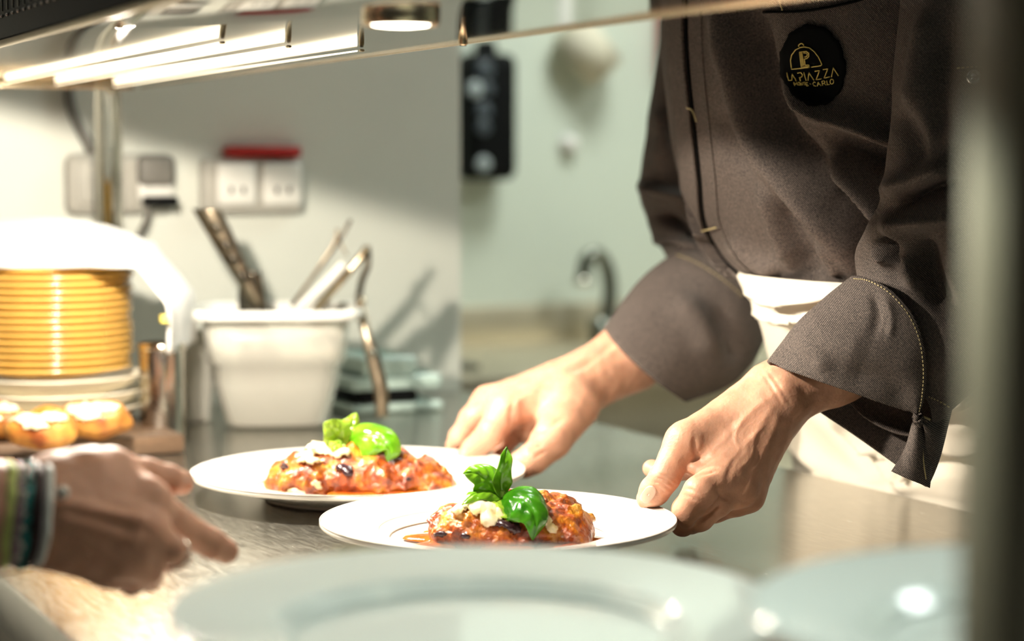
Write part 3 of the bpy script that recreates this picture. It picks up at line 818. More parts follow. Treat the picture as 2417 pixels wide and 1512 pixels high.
# ---------------------------------------------------------------- gratin portions
WB = FP[2] - 0.024 + 0.0092      # well surface of the front plate
def lump(c, parts, res, seed, name, label, group, n1=0.010, n2=0.005):
    lo = c - np.array((0.10, 0.10, 0.02)); hi = c + np.array((0.10, 0.10, 0.07))
    f = Field(lo, hi, res)
    rot = np.stack([RIGHT, np.array([FH[0], FH[1], 0]), np.array([0, 0, 1.0])], 1)
    for (dx, dy, dz, ax, ay, az) in parts:
        f.ell(c + RIGHT * dx + np.array([FH[0], FH[1], 0]) * dy + np.array((0, 0, dz)), (ax, ay, az), 0.010, rot=rot)
    f.noise(n1, 70); f.noise(n2, 170); f.noise(0.0025, 380)
    # flat bottom
    zz = f.lo[2] + f.res * np.arange(f.n[2])
    f.d = np.maximum(f.d, (c[2] + 0.0006 - zz)[None, None, :].astype(np.float32))
    return f.geo(1)
def puddle(c, lobes, m, name, parent, th=0.0034):
    n = 120; a = np.linspace(0, 2 * PI, n, endpoint=False)
    r = np.zeros(n)
    for k in range(n):
        r[k] = max([0.02] + [L * math.exp(-((((a[k] - A + PI) % (2 * PI)) - PI) / w) ** 2) for A, L, w in lobes])
    r = r + 0.003 * np.sin(7 * a + 1) + 0.002 * np.sin(13 * a)
    rad = [0.0, 0.5, 0.85, 0.97, 1.0]; hz = [th * 1.4, th * 1.2, th, th * 0.6, 0.0]
    V = []
    for q, h in zip(rad, hz):
        V.append(c + RIGHT * (np.cos(a) * r * q)[:, None] + np.array([FH[0], FH[1], 0]) * (np.sin(a) * r * q)[:, None] + np.array((0, 0, 1.0)) * (h + 0.0008))
    return mesh(name, np.vstack(V), [f for f in grid_faces(5, n)], m, parent)

def blob(name, pts, rad, m, parent, noise=0.003, scale=120, res=0.0014, k=0.006, flat=None):
    pts = [np.asarray(p) for p in pts]
    lo = np.min(pts, 0) - max(rad) * 1.8; hi = np.max(pts, 0) + max(rad) * 1.8
    f = Field(lo, hi, res)
    if len(pts) == 1: f.cone(pts[0], pts[0] + 1e-4, rad[0], rad[0], k)
    for i in range(len(pts) - 1): f.cone(pts[i], pts[i + 1], rad[i], rad[i + 1], k)
    if noise: f.noise(noise, scale)
    V, fs = f.geo(1)
    return mesh(name, V, fs, m, parent)

fc = P(1200, 1250, 1.545); fc[2] = WB
fd = empty('aubergine_gratin', fc, 'sharp baked gratin portion in tomato sauce on the front plate', 'food')
V, fs = lump(fc, [(-0.005, 0.0, 0.012, 0.052, 0.046, 0.022), (-0.030, -0.004, 0.010, 0.032, 0.036, 0.020), (0.034, 0.006, 0.010, 0.030, 0.034, 0.022), (0.012, 0.012, 0.022, 0.032, 0.026, 0.015), (0.046, 0.0, 0.006, 0.020, 0.026, 0.016)], 0.0014, 1, 'g', '', '')
mesh('gratin_body', V, fs, M['gratin'], fd)
puddle(fc, [(PI * 0.98, 0.083, 0.5), (PI * 0.86, 0.074, 0.4), (PI * 1.14, 0.078, 0.45), (-0.06, 0.073, 0.28), (-0.6, 0.070, 0.7), (-1.57, 0.062, 1.0), (1.57, 0.055, 1.0)], M['sauce'], 'tomato_sauce', fd)
FDB = BVHTree.FromPolygons(V.tolist(), [tuple(f) for f in fs])
def cap(name, bvh, ells, m, parent, th):
    """a thin uneven layer lying on a food surface, its outline a union of ellipses seen from the front"""
    e = np.array(ells, float)
    x0, x1 = (e[:, 0] - e[:, 2]).min() - 6, (e[:, 0] + e[:, 2]).max() + 6
    y0, y1 = (e[:, 1] - e[:, 3]).min() - 6, (e[:, 1] + e[:, 3]).max() + 6
    nx, ny = max(12, int((x1 - x0) / 2.2)), max(10, int((y1 - y0) / 2.2))
    idx = -np.ones((nx, ny), int); V = []
    for i in range(nx):
        for j in range(ny):
            x = x0 + (x1 - x0) * i / (nx - 1); y = y0 + (y1 - y0) * j / (ny - 1)
            f = max(1 - math.hypot((x - a) / c, (y - b) / d) for a, b, c, d in ells)
            f += 0.55 * float(vnoise(np.array((x, y, 3.0)), 0.085)) + 0.3 * float(vnoise(np.array((x, y, 9.0)), 0.2))
            if f < 0: continue
            d = P(x, y, 1.0) - CAM; d /= np.linalg.norm(d)
            h = bvh.ray_cast(Vector(CAM), Vector(d))
            if h[0] is None: continue
            n = np.array(h[1]); n = n if n @ d < 0 else -n
            n = n * 0.6 + np.array((0, 0, 0.4))
            idx[i, j] = len(V); V.append(np.array(h[0]) + n * (th * min(1, f * 2.2) ** 0.6 * (0.8 + 0.9 * float(vnoise(np.array((x, y, 1.0)), 0.06))) - 0.0003))
    fs = [(idx[i, j], idx[i + 1, j], idx[i + 1, j + 1], idx[i, j + 1]) for i in range(nx - 1) for j in range(ny - 1) if min(idx[i, j], idx[i + 1, j], idx[i + 1, j + 1], idx[i, j + 1]) >= 0]
    # keep the largest connected patch only
    par = list(range(len(V)))
    def find(a):
        while par[a] != a: par[a] = par[par[a]]; a = par[a]
        return a
    for q in fs:
        for k in q[1:]: par[find(k)] = find(q[0])
    cnt = {}
    for q in fs: cnt[find(q[0])] = cnt.get(find(q[0]), 0) + 1
    if not cnt: return None
    best = max(cnt, key=cnt.get)
    fs = [q for q in fs if find(q[0]) == best]
    used = sorted({k for q in fs for k in q}); mp = {k: i for i, k in enumerate(used)}
    V = [V[k] for k in used]; fs = [tuple(mp[k] for k in q) for q in fs]
    o = mesh(name, V, fs, m, parent)
    sm = o.modifiers.new('soft', 'SMOOTH'); sm.iterations = 3; sm.factor = 0.5
    md = o.modifiers.new('thick', 'SOLIDIFY'); md.thickness = 0.0012; md.offset = -1
    return o
cap('cheese_and_glare', FDB, [(1112, 1185, 34, 18), (1140, 1200, 34, 22), (1160, 1222, 26, 22), (1085, 1205, 22, 10)], M['cheese'], fd, 0.0050)
cap('cheese_and_glare', FDB, [(1290, 1232, 12, 14), (1302, 1248, 14, 12)], M['cheese'], fd, 0.0035)
cap('aubergine_slice', FDB, [(1185, 1240, 22, 10), (1215, 1250, 20, 12)], M['aubergine'], fd, 0.0035)
cap('aubergine_slice', FDB, [(1042, 1262, 16, 7)], M['aubergine'], fd, 0.0025)
cap('aubergine_slice', FDB, [(1100, 1266, 10, 6), (1160, 1258, 10, 7)], M['aubergine'], fd, 0.0025)

def Q(px, py, Z): return P(px, py, Z * KB)
bc = Q(842, 1130, 1.655); bc[2] = BP[2] - 0.024 + 0.0092
bk = empty('aubergine_gratin', bc, 'softly blurred baked gratin portion with cheese on the rear plate', 'food')
V, fs = lump(bc, [tuple(q * KB for q in r) for r in [(0.0, 0.0, 0.012, 0.062, 0.044, 0.021), (-0.040, -0.006, 0.008, 0.034, 0.034, 0.020), (0.042, 0.0, 0.008, 0.032, 0.034, 0.019), (0.0, 0.008, 0.022, 0.040, 0.028, 0.014), (0.060, -0.008, 0.002, 0.022, 0.022, 0.012)]], 0.0017, 5, 'g', '', '')
mesh('gratin_body', V, fs, M['gratin'], bk)
puddle(bc, [(-0.04, 0.082, 0.30), (-0.5, 0.072, 0.7), (-1.57, 0.063, 1.2), (PI, 0.080, 0.5), (1.57, 0.055, 1.2)], M['sauce'], 'tomato_sauce', bk)
BKB = BVHTree.FromPolygons(V.tolist(), [tuple(f) for f in fs])
cap('cheese_and_glare', BKB, [(725, 1078, 20, 9), (760, 1064, 34, 15), (800, 1072, 26, 10), (735, 1092, 30, 8)], M['cheese'], bk, 0.006)
cap('cheese_and_glare', BKB, [(745, 1140, 12, 7), (752, 1148, 9, 6)], M['cheese'], bk, 0.002)
cap('cheese_and_glare', BKB, [(690, 1158, 16, 6), (712, 1162, 14, 5)], M['cheese'], bk, 0.002)
cap('aubergine_slice', BKB, [(812, 1105, 20, 9), (822, 1116, 14, 10)], M['aubergine'], bk, 0.003)
cap('aubergine_slice', BKB, [(672, 1102, 10, 8), (692, 1092, 14, 7)], M['aubergine'], bk, 0.003)
cap('aubergine_slice', BKB, [(962, 1132, 9, 8)], M['aubergine'], bk, 0.002)

# ---------------------------------------------------------------- basil
def leaf(name, spine, width, nrm, m, parent, cup=0.25, puff=0.0016, wavy=0.0015, tipsharp=1.0, nu=34, nv=21, th=0.0007):
    c = catmull(np.asarray(spine), nu)
    tan = np.gradient(c, axis=0); tan /= np.linalg.norm(tan, axis=1)[:, None]
    nrm = np.asarray(nrm, float)
    V = np.zeros((nu, nv, 3))
    for i in range(nu):
        u = i / (nu - 1)
        n = nrm - tan[i] * (nrm @ tan[i]); n /= np.linalg.norm(n)
        s = np.cross(tan[i], n)
        w = width * (math.sin(PI * min(1, u ** 0.72 * 0.985 + 0.015)) ** 0.75) * (1 - 0.25 * u ** 3 * tipsharp) + 0.0006
        for j in range(nv):
            v = 2 * j / (nv - 1) - 1
            h = -cup * w * v * v
            # quilting between the side veins
            q = math.sin((u * 5.2 - abs(v) * 1.25) * 2 * PI)
            h += puff * (0.6 + 0.4 * q) * (1 - v * v) * min(1, abs(v) * 5) * math.sin(PI * u)
            h -= 0.0007 * math.exp(-(v / 0.07) ** 2)
            h += wavy * v * v * math.sin(u * 13 + j * 0.2 + width * 900)
            V[i, j] = c[i] + s * (v * w * (1 - 0.12 * cup * v * v)) + n * h
    V = V.reshape(-1, 3)
    o = mesh(name, V, grid_faces(nu, nv, False), m, parent)
    md = o.modifiers.new('thick', 'SOLIDIFY'); md.thickness = th
    return o
TOP = P(1186, 1172, 1.532)
bs = empty('basil_sprig', TOP, 'glossy sharp basil sprig on the front gratin with one leaf standing upright', 'basil')
Z0 = 1.532
leaf('leaf', [TOP, P(1182, 1135, Z0 - 0.003), P(1190, 1092, Z0 - 0.006), P(1197, 1054, Z0 - 0.002)], 0.0068, -FWD * 0.85 + RIGHT * 0.45, M['leaf'], bs, cup=-0.45, puff=0.0007)
leaf('leaf', [P(1178, 1166, Z0), P(1156, 1140, Z0 - 0.008), P(1126, 1118, Z0 - 0.014), P(1094, 1116, Z0 - 0.020)], 0.0138, -FWD * 0.75 + UP * 0.5 - RIGHT * 0.25, M['leaf'], bs, cup=0.35, puff=0.0026)
leaf('leaf', [P(1182, 1170, Z0), P(1152, 1160, Z0 - 0.010), P(1118, 1166, Z0 - 0.018), P(1090, 1190, Z0 - 0.022)], 0.0076, UP * 0.75 - FWD * 0.6, M['leaf'], bs, cup=0.4, puff=0.001)
leaf('leaf', [P(1178, 1178, Z0), P(1205, 1172, Z0 - 0.014), P(1242, 1185, Z0 - 0.026), P(1264, 1225, Z0 - 0.034), P(1258, 1274, Z0 - 0.034)], 0.0195, -FWD * 0.8 + RIGHT * 0.25 + UP * 0.35, M['leaf_dark'], bs, cup=0.42, puff=0.0022, wavy=0.0018)
leaf('leaf', [P(1182, 1176, Z0 - 0.002), P(1168, 1188, Z0 - 0.014), P(1180, 1208, Z0 - 0.020), P(1205, 1222, Z0 - 0.024)], 0.0070, -FWD * 0.6 + UP * 0.7, M['leaf_pale'], bs, cup=0.3, puff=0.0010)
blob('stem', [TOP - np.array((0, 0, 0.006)), TOP + np.array((0, 0, 0.003))], [0.0022, 0.0028], M['stem'], bs, 0)
TB = Q(818, 1062, 1.648)
b2 = empty('basil_sprig', TB, 'blurred basil sprig with a rounded drooping leaf on the rear gratin', 'basil')
Z1 = 1.648
leaf('leaf', [TB, Q(800, 1032, Z1 - 0.004), Q(782, 1010, Z1 - 0.01), Q(764, 998, Z1 - 0.012)], 0.0135, -FWD + UP * 0.3, M['leaf_pale'], b2, cup=0.2)
leaf('leaf', [TB, Q(818, 1025, Z1 + 0.004), Q(832, 998, Z1 + 0.006), Q(838, 974, Z1 + 0.01)], 0.0115, -FWD + UP * 0.2 + RIGHT * 0.3, M['leaf_pale'], b2, cup=0.2)
leaf('leaf', [Q(822, 1050, Z1), Q(848, 1028, Z1 - 0.010), Q(892, 1032, Z1 - 0.020), Q(920, 1058, Z1 - 0.024), Q(914, 1088, Z1 - 0.022)], 0.0200, -FWD * 0.8 + UP * 0.5, M['leaf'], b2, cup=0.5, puff=0.002)
leaf('leaf', [TB, Q(808, 1046, Z1 - 0.010), Q(790, 1050, Z1 - 0.016), Q(782, 1062, Z1 - 0.018)], 0.0090, UP * 0.7 - FWD * 0.7, M['leaf_pale'], b2, cup=0.3)

# overexposed toast tops imitated by thin cheese-coloured caps
for o in [q for q in COL.objects if q.name.startswith('toasted_bread')]:
    vs = np.array([v.co[:] for v in o.data.vertices]); bv = BVHTree.FromPolygons(vs.tolist(), [tuple(p.vertices) for p in o.data.polygons])
    c = pix(vs.mean(0))
    cap('cheese_and_glare', bv, [(c[0] - 30, c[1] - 22, 46, 14), (c[0] + 22, c[1] - 26, 40, 12), (c[0] - 12, c[1] - 4, 30, 9)], M['cheese'], o, 0.004)
# ---------------------------------------------------------------- cloth helpers
def ringloft(rings, nu, nv):
    """rings: (center, r1, r2) world vectors -> verts grid"""
    A = catmull(np.array([np.concatenate(r) for r in rings]), nu)
    a = np.linspace(0, 2 * PI, nv, endpoint=False)
    c, r1, r2 = A[:, 0:3], A[:, 3:6], A[:, 6:9]
    return c[:, None] + np.cos(a)[None, :, None] * r1[:, None] + np.sin(a)[None, :, None] * r2[:, None]
def pxring(cx, cy, Z, r1, r2, k=1.0):
    Z = Z * k
    return P(cx, cy, Z), Vp(r1[0], r1[1], r1[2] * k, Z), Vp(r2[0], r2[1], r2[2] * k, Z)
KR = 1.0975
def grid_normals(G, closed=True):
    du = np.gradient(G, axis=0)
    dv = (np.roll(G, -1, 1) - np.roll(G, 1, 1)) if closed else np.gradient(G, axis=1)
    n = np.cross(dv, du); n /= np.linalg.norm(n, axis=-1)[..., None] + 1e-12
    cen = G.mean(1, keepdims=True)
    if ((G - cen) * n).sum() < 0: n = -n
    return n
def seg_dist(p, poly):
    d = np.full(p.shape[:-1], 1e9); tt = np.zeros(p.shape[:-1])
    L = np.concatenate([[0], np.cumsum(np.linalg.norm(np.diff(poly, axis=0), axis=1))]); 
    for i in range(len(poly) - 1):
        a, b = poly[i], poly[i + 1]; ab = b - a
        h = np.clip(((p - a) @ ab) / (ab @ ab), 0, 1)
        q = np.linalg.norm(p - a - h[..., None] * ab, axis=-1)
        m = q < d
        d = np.where(m, q, d); tt = np.where(m, (L[i] + h * (L[i + 1] - L[i])) / L[-1], tt)
    return d, tt
def fold(G, folds, closed=True):
    """press long creases and ridges into a cloth surface (viewer side only)"""
    n = grid_normals(G, closed)
    view = G - CAM; view /= np.linalg.norm(view, axis=-1)[..., None]
    front = np.clip(-(n * view).sum(-1) * 4 + 0.6, 0, 1)
    px = pix(G)[..., :2]
    disp = np.zeros(G.shape[:2])
    for poly, w, amp in folds:
        poly = catmull(np.array(poly, float), 14)
        d, t = seg_dist(px, poly)
        taper = np.clip(np.minimum(t, 1 - t) * 5, 0, 1)
        taper = 0.25 + 0.75 * taper
        disp += amp * 0.0023 * np.exp(-(d / w) ** 2) * taper
    return G + n * (disp * front)[..., None]
def crumple(G, amp, s):
    n = grid_normals(G)
    return G + n * (amp * (vnoise(G, s) + 0.5 * vnoise(G + 5.0, s * 2.3)))[..., None]
def sheet(name, G, m, parent, closed=True, th=0.0018, off=-1):
    nu, nv = G.shape[:2]
    fs = grid_faces(nu, nv, closed)
    if closed and nu > 3:
        n = grid_normals(G); i, j = nu // 2, nv // 4
        a, b, c = G[i, j], G[i, (j + 1) % nv], G[i + 1, (j + 1) % nv]
        if np.cross(b - a, c - a) @ n[i, j] < 0: fs = [f[::-1] for f in fs]
    o = mesh(name, G.reshape(-1, 3), fs, m, parent)
    md = o.modifiers.new('thick', 'SOLIDIFY'); md.thickness = th; md.offset = off
    return o
def bvh_of(*Gs):
    V = []; fs = []; k = 0
    for G, cl in Gs:
        nu, nv = G.shape[:2]
        V += G.reshape(-1, 3).tolist(); fs += [tuple(i + k for i in f) for f in grid_faces(nu, nv, cl)]; k += nu * nv
    return BVHTree.FromPolygons(V, fs)
def onsurf(bvh, px, py, off, fallback=1.7):
    d = P(px, py, 1.0) - CAM; d /= np.linalg.norm(d)
    h = bvh.ray_cast(Vector(CAM), Vector(d))
    if h[0] is None: return None if fallback is None else P(px, py, fallback)
    n = np.array(h[1])
    if n @ d > 0: n = -n
    return np.array(h[0]) + n * off
def stitch(name, bvh, pts, r, m, parent, off=0.0006, n=60, dash=0):
    q = catmull(np.array(pts, float), n)
    W = [onsurf(bvh, x, y, off, None) for x, y in q]
    W = np.array([w for w in W if w is not None]); n = len(W)
    if not dash: return tube(name, W, r, m, parent, 6)
    geos = []
    for i in range(0, n - dash, dash + 1):
        geos.append(tube_geo(W[i:i + dash], r, 6))
    V, fs = merge(geos); return mesh(name, V, fs, m, parent)
def decal(name, bvh, px, m, parent, off=0.002, th=0.002, closed=False):
    nu, nv = px.shape[:2]
    G = np.full((nu, nv, 3), np.nan)
    for i in range(nu):
        for j in range(nv):
            q = onsurf(bvh, *px[i, j], off, None)
            if q is not None: G[i, j] = q
    for i in range(nu):
        ok = [j for j in range(nv) if not np.isnan(G[i, j, 0])]
        for j in range(nv):
            if np.isnan(G[i, j, 0]):
                Z = pix(G[i, min(ok, key=lambda q: abs(q - j))])[2] if ok else (pix(G[i - 1, j])[2] if i else 1.7)
                G[i, j] = P(*px[i, j], Z)
    return sheet(name, G, m, parent, closed, th, 0)

# ================================================================ the chef
ch = empty('person', (1.25, 1.5, 0.0), 'chef in dark grey twill jacket and white apron leaning in with two plates', 'person')

def wring(z, b, t, hB, hA):
    return np.array([b, t, z]), np.array([-hB, 0, 0.0]), np.array([0, hA, 0.0])
TOR = [wring(1.55, 1.03, 1.48, 0.07, 0.10), wring(1.50, 1.025, 1.475, 0.085, 0.15), wring(1.42, 1.025, 1.47, 0.108, 0.19), wring(1.34, 1.03, 1.48, 0.115, 0.202), wring(1.28, 1.04, 1.485, 0.118, 0.203),
       wring(1.20, 1.065, 1.495, 0.122, 0.205), wring(1.14, 1.095, 1.50, 0.122, 0.195), wring(1.10, 1.118, 1.495, 0.116, 0.182), wring(1.078, 1.133, 1.49, 0.110, 0.172)]
G = ringloft(TOR, 210, 260)
TF = [([(1690, -40), (1745, 200), (1790, 330), (1880, 440), (1985, 570), (2025, 650)], 28, 9),
      ([(1745, -40), (1805, 250), (1875, 370), (1990, 490), (2065, 600)], 36, -13),
      ([(1850, 200), (1930, 262), (2020, 290), (2125, 345)], 24, 9),
      ([(1930, 350), (2030, 365), (2120, 410)], 36, -12),
      ([(1925, 400), (2020, 452), (2100, 530)], 20, 8),
      ([(1955, 450), (2030, 555), (2070, 620)], 26, -10),
      ([(1800, 420), (1830, 520), (1880, 630)], 20, 5),
      ([(1850, 470), (1880, 560), (1930, 650)], 16, -5),
      ([(1700, 250), (1720, 330), (1770, 400)], 22, -4),
      ([(1930, 560), (1960, 600), (1985, 650)], 14, 4),
      ([(1720, 560), (1780, 610), (1850, 640)], 22, 4)]
G = crumple(fold(G, TF), 0.0035, 16)
jk = sheet('jacket', G, M['denim'], ch, True, 0.0022)
TB_ = bvh_of((G, True))
# front placket: an overlapping strip with its own edge
u = np.linspace(0, 1, 70)[:, None]; v = np.linspace(0, 1, 12)[None, :]
cl = catmull(np.array([(1618, -60), (1622, 120), (1638, 290), (1652, 420), (1662, 520), (1700, 600), (1752, 652)], float), 70)
cl0 = cl + np.array([(-38.0, 0)]) 
pl = np.stack([cl0[:, None, 0] + (cl[:, None, 0] - cl0[:, None, 0]) * v, cl0[:, None, 1] + (cl[:, None, 1] - cl0[:, None, 1]) * v + 0 * u], -1)
decal('front_flap', TB_, pl, M['denim'], jk, 0.0035, 0.0025)
stitch('flap_seam', TB_, cl + np.array((3, 0)), 0.0011, M['patch'], jk, 0.0012, 70)
stitch('flap_stitching', TB_, cl + np.array((38, 4)), 0.0005, M['denim'], jk, 0.0010, 70)
for pts in ([(1632, 252), (1645, 258), (1655, 285)], [(1662, 540), (1700, 531)], [(1848, -2), (1856, 24)]):
    stitch('buttonhole', TB_, pts, 0.0008, M['thread'], jk, 0.0048, 12)
stitch('pocket_seam', TB_, [(1805, 28), (1900, 26), (2000, 8), (2060, -10)], 0.0012, M['patch'], jk, 0.001, 40)
# round badge with embroidered lettering
n = 72; a = np.linspace(0, 2 * PI, n, endpoint=False)
RNGb = np.random.default_rng(3)
wav = 1 + 0.018 * np.sin(11 * a) + 0.012 * np.sin(23 * a + 1)
pxg = np.zeros((9, n, 2))
for i, q in enumerate(np.linspace(0.02, 1, 9)):
    ex = 76 * np.cos(a) * wav * q; ey = 98 * np.sin(a) * wav * q
    tl = -0.14
    pxg[i, :, 0] = 1921 + ex * math.cos(tl) - ey * math.sin(tl); pxg[i, :, 1] = 155 + ex * math.sin(tl) + ey * math.cos(tl)
bad = decal('embroidered_badge', TB_, pxg, M['patch'], jk, 0.0016, 0.0012, True)
def el(cx, cy, rx, ry, n=18): return [(cx + rx * math.cos(t), cy + ry * math.sin(t)) for t in np.linspace(0, 2 * PI, n)]
LET = {'dome_emblem': [[(625, 768), (350, 800), (335, 660), (352, 580), (410, 500), (480, 465), (540, 455), (620, 468), (700, 530), (760, 610), (800, 690), (812, 725), (800, 742), (650, 765)], [(462, 452), (455, 432), (480, 408), (505, 400), (532, 420), (535, 436)]],
       'monogram': [[(470, 535), (500, 765), (620, 752), (612, 732), (555, 735)], [(488, 535), (518, 750)], [(505, 530), (536, 742)], [(470, 535), (575, 522), (612, 550), (612, 600), (585, 632), (545, 640), (558, 735)], [(530, 548), (575, 548), (592, 575), (575, 605), (545, 610)]],
       'lettering': [[(275, 862), (302, 1002), (352, 992)], [(346, 992), (356, 880), (412, 1000)], [(440, 862), (492, 850), (517, 885), (506, 920), (462, 938), (484, 995)], [(537, 845), (572, 982)],
                     [(600, 980), (616, 850), (692, 972)], [(705, 832), (778, 815), (726, 962), (812, 945)], [(832, 806), (908, 790), (850, 937), (938, 915)], [(965, 922), (991, 776), (1072, 902)]],
       'small_lettering': [[(378, 1092), (370, 1035), (395, 1066), (412, 1030), (422, 1085)], el(448, 1057, 17, 28), [(478, 1085), (473, 1026), (506, 1080), (500, 1022)], [(512, 1024), (546, 1018)], [(529, 1021), (537, 1082)],
                           [(592, 1014), (560, 1018), (567, 1080), (600, 1075)], [(563, 1048), (592, 1044)], [(615, 1048), (640, 1044)], [(716, 1008), (692, 998), (672, 1030), (684, 1064), (722, 1066)], [(740, 1068), (757, 1000), (802, 1060)], [(748, 1042), (788, 1037)],
                           [(826, 1056), (815, 985), (848, 978), (864, 998), (850, 1018), (822, 1023)], [(848, 1018), (882, 1046)], [(890, 975), (901, 1040), (936, 1034)], el(970, 990, 27, 37)]}
for nm, st in LET.items():
    geos = []
    for s in st:
        s = np.array(s, float)
        q = np.vstack([np.linspace(s[i], s[i + 1], 5)[:-1] for i in range(len(s) - 1)] + [s[-1:]])
        W = np.array([onsurf(TB_, 1820 + x / 6.575, 40 + y / 6.575, 0.0028) for x, y in q])
        geos.append(tube_geo(W, 0.00048 if nm != 'small_lettering' else 0.00042, 6))
    V, fs = merge(geos); mesh(nm, V, fs, M['gold'], bad)

# left sleeve (near arm)
SL = [pxring(2330, -330, 1.58, (-190, -20, 0), (0, 0, -0.065)), pxring(2315, -50, 1.57, (-185, -8, 0), (0, 10, -0.068)), pxring(2308, 180, 1.565, (-197, 0, 0), (0, 10, -0.068)),
      pxring(2305, 380, 1.57, (-210, 10, 0), (0, 20, -0.066)), pxring(2300, 490, 1.58, (-215, -5, 0), (20, 30, -0.064)), pxring(2268, 590, 1.59, (-212, -45, 0), (40, 20, -0.060)),
      pxring(2212, 690, 1.605, (-172, -112, 0), (62, -14, -0.056)), pxring(2172, 768, 1.612, (-128, -140, 0), (52, -14, -0.054)), pxring(2132, 832, 1.615, (-92, -135, 0), (50, 6, -0.052)), pxring(2098, 892, 1.62, (-66, -115, 0), (72, 10, -0.050)), pxring(2080, 930, 1.62, (-50, -95, 0), (80, 10, -0.046))]
G = ringloft(SL, 200, 200)
SF = [([(2110, 490), (2165, 468), (2230, 446), (2275, 428)], 16, -9), ([(2095, 445), (2170, 420), (2250, 385)], 22, 7), ([(2085, 545), (2160, 522), (2240, 500), (2280, 470)], 24, 9),
      ([(2075, 600), (2105, 575), (2120, 650)], 20, -6), ([(2130, 560), (2150, 620), (2170, 690)], 20, 5), ([(2180, 560), (2200, 650), (2230, 740)], 24, -6), ([(2250, 540), (2255, 640), (2275, 720)], 22, 6),
      ([(2120, 250), (2150, 330), (2160, 400)], 26, -5), ([(2200, 20), (2170, 150), (2150, 280)], 26, 5), ([(2240, 60), (2220, 200), (2210, 330)], 28, -5), ([(2060, 590), (2090, 610), (2140, 640)], 14, 5)]
G = crumple(fold(G, SF), 0.003, 18)
sl = sheet('sleeve', G, M['denim'], ch, True, 0.002)
SLG = G
def closed_curve(pts, n):
    pts = np.array(pts, float); m = len(pts)
    ext = np.vstack([pts, pts, pts]); w = catmull(ext, 3 * m * 24 - 23 * 1)
    per = w[m * 24: 2 * m * 24]
    t = np.linspace(0, len(per), n, endpoint=False).astype(int)
    return per[t]
CUB = [(2010, 650, 1.610), (2045, 655, 1.586), (2100, 682, 1.566), (2150, 735, 1.556), (2178, 800, 1.555), (2188, 870, 1.560), (2184, 935, 1.565), (2175, 985, 1.570),
       (2206, 986, 1.582), (2240, 962, 1.605), (2256, 930, 1.635), (2230, 860, 1.658), (2170, 770, 1.668), (2085, 690, 1.652), (2030, 660, 1.630)]
CUA = [(1810, 852, 1.630), (1850, 870, 1.602), (1900, 888, 1.586), (1960, 909, 1.576), (2020, 930, 1.571), (2080, 952, 1.570), (2130, 971, 1.571), (2170, 988, 1.573),
       (2186, 1060, 1.585), (2192, 1146, 1.602), (2150, 1122, 1.632), (2080, 1072, 1.655), (2000, 1016, 1.665), (1920, 962, 1.662), (1850, 902, 1.650)]
ca, cb = closed_curve(CUA, 240), closed_curve(CUB, 240)
cw = np.array([P(*q) for q in ca]); dw = np.array([P(*q) for q in cb])
G = np.stack([dw * (1 - t) + cw * t for t in np.linspace(0, 1, 60)])
G = G + grid_normals(G) * (0.004 * np.sin(PI * np.linspace(0, 1, 60)))[:, None, None]
G = crumple(fold(G, [([(1900, 760), (1960, 800), (2050, 830)], 40, 2), ([(1990, 880), (2090, 900), (2150, 960)], 30, -2), ([(1880, 790), (1930, 840), (1950, 880)], 22, 1.5), ([(2060, 690), (2070, 740), (2060, 790)], 10, -1.2), ([(2090, 700), (2105, 750), (2100, 800)], 10, 1.0)]), 0.0016, 16)
cu = sheet('cuff', G, M['denim'], sl, True, 0.004, -1)
CB = bvh_of((G, True))
stitch('cuff_stitching', CB, [(2016, 658), (2050, 663), (2098, 690), (2143, 740), (2170, 802), (2179, 870), (2176, 932), (2167, 980)], 0.00042, M['thread'], cu, 0.0004, 240, 4)
# slit flap hanging at the open end of the cuff
fl = catmull(np.array([(2172, 975), (2186, 1040), (2196, 1100), (2192, 1150)], float), 20)
fr = catmull(np.array([(2160, 985), (2142, 1050), (2122, 1088), (2106, 1112)], float), 20)
W = np.zeros((20, 10, 3))
for i in range(20):
    for j in range(10):
        t = j / 9
        p = fr[i] * (1 - t) + fl[i] * t
        W[i, j] = P(p[0], p[1], 1.585 - 0.010 * math.sin(PI * t) + 0.012 * i / 19)
sheet('cuff_flap', W, M['denim'], cu, False, 0.003, 0)
tube('cuff_stitching', [P(2168, 990, 1.578), P(2176, 1040, 1.581), P(2180, 1090, 1.584), P(2186, 1130, 1.588)], 0.0006, M['thread'], cu, 6, 24)
tube('bar_tack', [P(2168, 978, 1.575), P(2196, 990, 1.574)], 0.0010, M['thread'], cu, 6)
SB_ = bvh_of((SLG, True))
stitch('sleeve_stitching', SB_, [(2192, 935), (2215, 945), (2245, 962)], 0.0005, M['thread'], sl, 0.001, 30, 3)
stitch('sleeve_stitching', SB_, [(2262, 161), (2297, 158), (2332, 156)], 0.0005, M['thread'], sl, 0.001, 30, 3)
q = onsurf(SB_, 2297, 182, 0.0005)
tm = np.stack([RIGHT, UP, -FWD], 1)
bt = lathe('snap_button', [(0.0, 0.0020), (0.0018, 0.0020), (0.0024, 0.0012), (0.0034, 0.0012), (0.0042, 0.0024), (0.0050, 0.0024), (0.0056, 0.0012), (0.0056, 0.0)], q, M['button'], sl, 32, tm)

